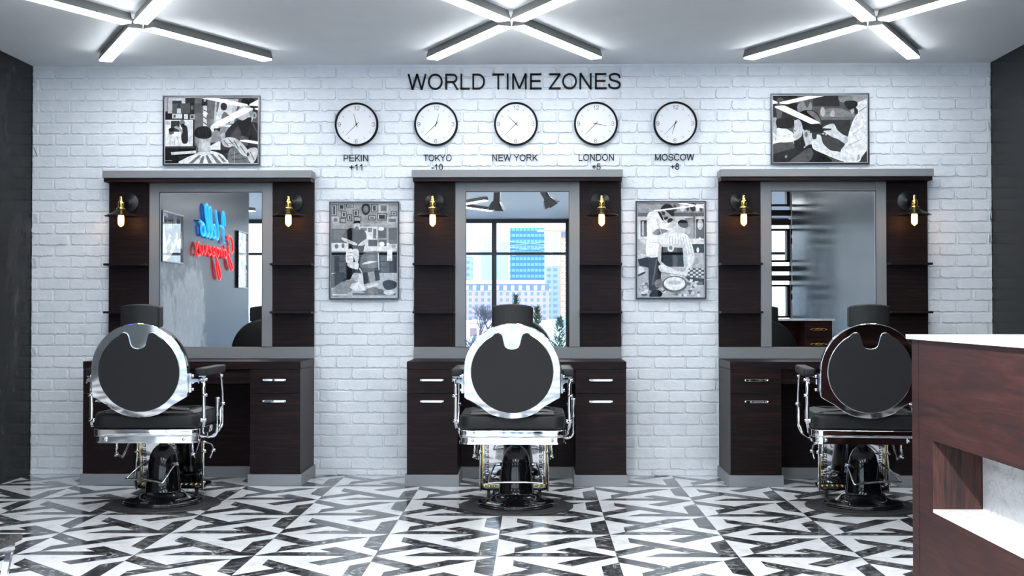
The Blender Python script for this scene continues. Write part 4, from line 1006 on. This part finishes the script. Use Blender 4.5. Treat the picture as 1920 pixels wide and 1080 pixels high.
# ------------------------------------------------------------------ the city beyond the window
GZ = -4.0
def facade(name, wall, win, sx_, sz_, fx=.55, fz=.55, rough=.5):
    m, nt, b = mat(name); tc = N(nt, 'ShaderNodeTexCoord'); s = N(nt, 'ShaderNodeSeparateXYZ'); nt.links.new(tc.outputs['Object'], s.inputs[0])
    hs = N(nt, 'ShaderNodeMath', operation='ADD'); nt.links.new(s.outputs[0], hs.inputs[0]); nt.links.new(s.outputs[1], hs.inputs[1])
    def cell(o_, sc_, fr_):
        d = N(nt, 'ShaderNodeMath', operation='DIVIDE'); d.inputs[1].default_value = sc_; nt.links.new(o_, d.inputs[0])
        f = N(nt, 'ShaderNodeMath', operation='FRACT'); nt.links.new(d.outputs[0], f.inputs[0])
        l = N(nt, 'ShaderNodeMath', operation='LESS_THAN'); l.inputs[1].default_value = fr_; nt.links.new(f.outputs[0], l.inputs[0]); return l.outputs[0]
    a = cell(hs.outputs[0], sx_, fx); c = cell(s.outputs[2], sz_, fz)
    mu = N(nt, 'ShaderNodeMath', operation='MULTIPLY'); nt.links.new(a, mu.inputs[0]); nt.links.new(c, mu.inputs[1])
    mx = N(nt, 'ShaderNodeMix', data_type='RGBA'); nt.links.new(mu.outputs[0], mx.inputs[0]); mx.inputs[6].default_value = (*wall,1); mx.inputs[7].default_value = (*win,1)
    nt.links.new(mx.outputs[2], b.inputs['Base Color']); b.inputs['Roughness'].default_value = rough
    return m
F_brick = facade('pink_brick_facade', (.46,.34,.34), (.17,.24,.34), 3.0, 3.0, .45, .55)
F_blue = facade('blue_glass_facade', (.04,.17,.31), (.15,.37,.52), 2.2, 3.4, .80, .5, .2)
F_pale = facade('pale_facade', (.64,.70,.75), (.46,.56,.66), 3.2, 3.2, .5, .5)
F_grey = facade('grey_facade', (.37,.43,.52), (.21,.29,.39), 3.5, 3.2, .6, .5)
F_snow = simple('snow', (.76,.80,.86), .8)
F_roof = simple('slate_roof', (.16,.22,.30), .6)
F_conc = simple('blank_concrete', (.52,.60,.66), .7)
F_crane = simple('crane_paint', (.60,.34,.22), .5)
F_bark = simple('tree_bark', (.10,.09,.11), .9)
F_leaf = simple('evergreen_leaf', (.045,.085,.035), .7)
o = MB().box(-700, 700, -1700, YR-1.5, GZ-1, GZ).build('snowy_ground', F_snow); struct(o); tag(o, 'snow covered ground outside the windows', 'ground')
def U(u, d): return (u-1003)/f_px*d      # lateral offset at mirrored depth d
def bld(u0, u1, vtop, d, mt, label, dep=25, snowcap=True):
    x0, x1 = U(u0, d), U(u1, d); top = CH+(581-vtop)/f_px*d; y = -(d-D)
    t = empty('building', ((x0+x1)/2, y, GZ), label=label, cat='building', group='city buildings beyond the window')
    w = (x1-x0)/2; MB().box(-w, w, -dep, 0, 0, top-GZ).build('wall', mt, t)
    MB().box(-w-.3, w+.3, -dep-.3, .3, top-GZ, top-GZ+.7).build('roof', F_snow if snowcap else F_roof, t)
    return t
bld(955, 1020, 428, 720, F_blue, 'tall blue glass office tower behind the long brick building')
bld(1023, 1050, 500, 660, F_grey, 'grey blue block at the foot of the blue tower')
bld(933, 952, 455, 790, F_conc, 'pale blank concrete slab left of the blue tower')
bld(897, 932, 470, 740, F_conc, 'pale windowless block seen behind the window bar')
bld(862, 882, 482, 640, F_grey, 'grey tower block at left edge of the middle mirror view')
bld(882, 897, 478, 690, simple('white_render', (.92,.94,.96), .7), 'narrow white slab block in the middle mirror view')
k = 0
for u0, u1, vt in ((700,735,470),(745,790,452),(800,850,462),(1070,1110,470),(1125,1180,455),(1195,1260,475),(560,610,465),(625,680,480),(1275,1330,460),(1345,1420,470)):
    bld(u0, u1, vt, 900+k*13, (F_pale, F_grey)[k % 2], 'distant %s housing block, number %s from the left on the skyline' % (('pale','grey')[k % 2], ('three','four','five','six','seven','eight','one','two','nine','ten')[k])); k += 1
k = 0
for u0, u1, vt in ((885,905,446),(908,921,438),(938,950,441),(1012,1030,440),(1036,1048,436),(870,882,450)):
    bld(u0, u1, vt, 1300+k*17, F_pale, 'far hazy pale tower, %s of the skyline towers in the middle mirror' % ('second','third','fourth','fifth','sixth','first')[k]); k += 1
# long brick building with mansard roof
d = 600; x0, x1 = U(820, d), U(1029, d); y = -(d-D)
t = empty('building', ((x0+x1)/2, y, GZ), label='long low pink brick building with snowy mansard roof', cat='building', group='city buildings beyond the window')
w = (x1-x0)/2
MB().box(-w, w, -14, 0, 0, 14.4).build('wall', F_brick, t)
rf = MB().prism([(0,14.4),(-14,14.4),(-12.5,17.6),(-1.5,17.6)], -w, w, axis='x').build('mansard_roof', F_roof, t, fixn=True)
MB().prism([(-1.2,17.6),(-12.8,17.6),(-10,19.6),(-4,19.6)], -w, w-2, axis='x').build('snow_cover', F_snow, rf, fixn=True)
for q in range(14):
    xx = -w+3+q*(2*w-6)/13
    MB().box(xx-.8, xx+.8, -1.2, .2, 14.6, 16.9).build('dormer', F_snow, rf)
# construction crane
d = 650; xx = U(1056, d)
t = empty('tower_crane', (xx, -(d-D), GZ), label='orange construction crane mast at right edge of the middle mirror view', cat='crane')
m = MB()
for sx_ in (-1.6, 1.6):
    for sy_ in (-1.6, 1.6): m.box(sx_-.35, sx_+.35, sy_-.35, sy_+.35, 0, 46)
for q in range(15):
    m.box(-1.9, 1.9, 1.4, 1.8, q*3, q*3+.7); m.tube([(-1.6,1.6,q*3),(1.6,1.6,q*3+3)], .25, 4)
m.build('mast', F_crane, t); MB().box(-14, 30, -.6, .6, 46, 47.2).build('jib', F_crane, t); MB().box(-1.5,1.5,-1.5,1.5,43,46).build('cab', F_roof, t)
# low market stalls and fences on the snow
stl = [(880,900,614,330,(.50,.30,.28)),(902,918,618,300,(.62,.58,.60)),(1018,1040,612,340,(.85,.87,.9)),(1040,1060,598,420,(.45,.62,.75)),(985,1008,600,420,(.62,.35,.42)),(880,892,630,240,(.35,.22,.22)),(900,916,634,220,(.72,.40,.34))]
for q, (u0, u1, vt, d, cl) in enumerate(stl):
    x0, x1 = U(u0, d), U(u1, d); top = max(CH+(581-vt)/f_px*d, GZ+2.2)
    t = empty('kiosk', ((x0+x1)/2, -(d-D), GZ), label='small %s kiosk with snowy roof, %s one down on the snow' % (('brick red','grey','white','blue','pink','dark red','orange')[q], ('first','second','third','fourth','fifth','sixth','seventh')[q]), cat='kiosk', group='kiosks on the snowy square')
    w = (x1-x0)/2; MB().box(-w, w, -4, 0, 0, top-GZ-.6).build('wall', simple('kiosk_paint', cl, .6), t)
    MB().prism([(-w-.4,top-GZ-.6),(w+.4,top-GZ-.6),(0,top-GZ+.5)], -4.4, .4).build('roof', F_snow, t, fixn=True)
# bare trees
def bare(x_, y_, h_, lb):
    m = MB()
    def br_(p, d_, L, r, lv):
        q = p+d_*L; m.tube([p, (p+q)/2+Vector((random.uniform(-.03,.03),random.uniform(-.03,.03),0))*L, q], r, 4, rs=[r, r*.8, r*.6])
        if lv == 0: return
        for _ in range(4 if lv > 2 else 3):
            a = random.uniform(0, 2*PI); sp = random.uniform(.35,.8)
            nd = (d_+Vector((math.cos(a)*sp, math.sin(a)*sp, random.uniform(-.05,.25)))).normalized()
            br_(p+d_*L*random.uniform(.55,1), nd, L*random.uniform(.6,.78), r*.55, lv-1)
    br_(Vector((0,0,0)), Vector((0,0,1)), h_*.33, h_*.022, 5)
    o = m.build('bare_tree', F_bark); o.location = (x_, y_, GZ); tag(o, lb, 'tree', 'bare winter trees outside')
for u_, d, h_, lb in ((899,170,7.5,'leafless dark tree in the middle mirror view, left of the window bar'),(915,185,7.8,'leafless tree close beside the window bar in the middle mirror'),(880,110,4.2,'small leafless tree at lower left of the middle mirror view'),(478,160,6,'leafless tree in the strip of window shown by the left mirror')):
    bare(U(u_, d), -(d-D), h_, lb)
def conifer(x_, y_, top, r, lb):
    t = empty('evergreen_tree', (x_, y_, GZ), label=lb, cat='tree', group='evergreens outside the window')
    hh = top-GZ; MB().tube([(0,0,0),(0,0,hh*.95)], .05, 6, rs=[.08,.01]).build('trunk', F_bark, t)
    m = MB()
    for _ in range(2600):
        f_ = random.random()**1.0; z_ = hh*(.06+.94*f_); rr_ = r*(1-f_)**.75*math.sqrt(random.random())*1.0+.01
        a = random.uniform(0, 2*PI); p = Vector((rr_*math.cos(a), rr_*math.sin(a), z_))
        d_ = Vector((math.cos(a), math.sin(a), random.uniform(.2,1.2))).normalized(); s_ = d_.cross(Vector((0,0,1))).normalized()*.018
        m.add([p-s_, p+d_*.10-s_*.3, p+d_*.13, p+d_*.10+s_*.3, p+s_], [(0,1,2,3,4)])
    m.build('foliage', F_leaf, t)
d = 28.5
conifer(U(962,d), -(d-D)-3.4, CH+(581-552)/f_px*d, .55, 'evergreen rising just above the headrest in the middle mirror')
conifer(U(1006,d), -(d-D-.2), CH+(581-578)/f_px*d, .6, 'evergreen right of the headrest in the middle mirror')
conifer(U(1052,d), -(d-D+2.2), CH+(581-598)/f_px*d, .95, 'broad evergreen at lower right of the middle mirror')

# ------------------------------------------------------------------ light
w = bpy.data.worlds.new('sky'); SC.world = w; w.use_nodes = True; nt = w.node_tree
bg = nt.nodes['Background']
tc = N(nt, 'ShaderNodeTexCoord'); s = N(nt, 'ShaderNodeSeparateXYZ'); nt.links.new(tc.outputs['Generated'], s.inputs[0])
nt.links.new(ramp(nt, s.outputs[2], [(.0,(.86,.94,1.0)),(.25,(.78,.90,1.0)),(1,(.55,.75,1.0))]), bg.inputs[0])
bg.inputs[1].default_value = 4.0

SC.view_settings.view_transform = 'Standard'; SC.view_settings.look = 'None'; SC.view_settings.gamma = 1
SC.view_settings.exposure = 0.0; SC.view_settings.use_curve_mapping = False
SC.cycles.use_denoising = True
SC.cycles.max_bounces = 8; SC.cycles.diffuse_bounces = 6; SC.cycles.glossy_bounces = 6; SC.cycles.transparent_max_bounces = 8
SC.cycles.sample_clamp_indirect = 8; SC.cycles.caustics_reflective = False; SC.cycles.caustics_refractive = False
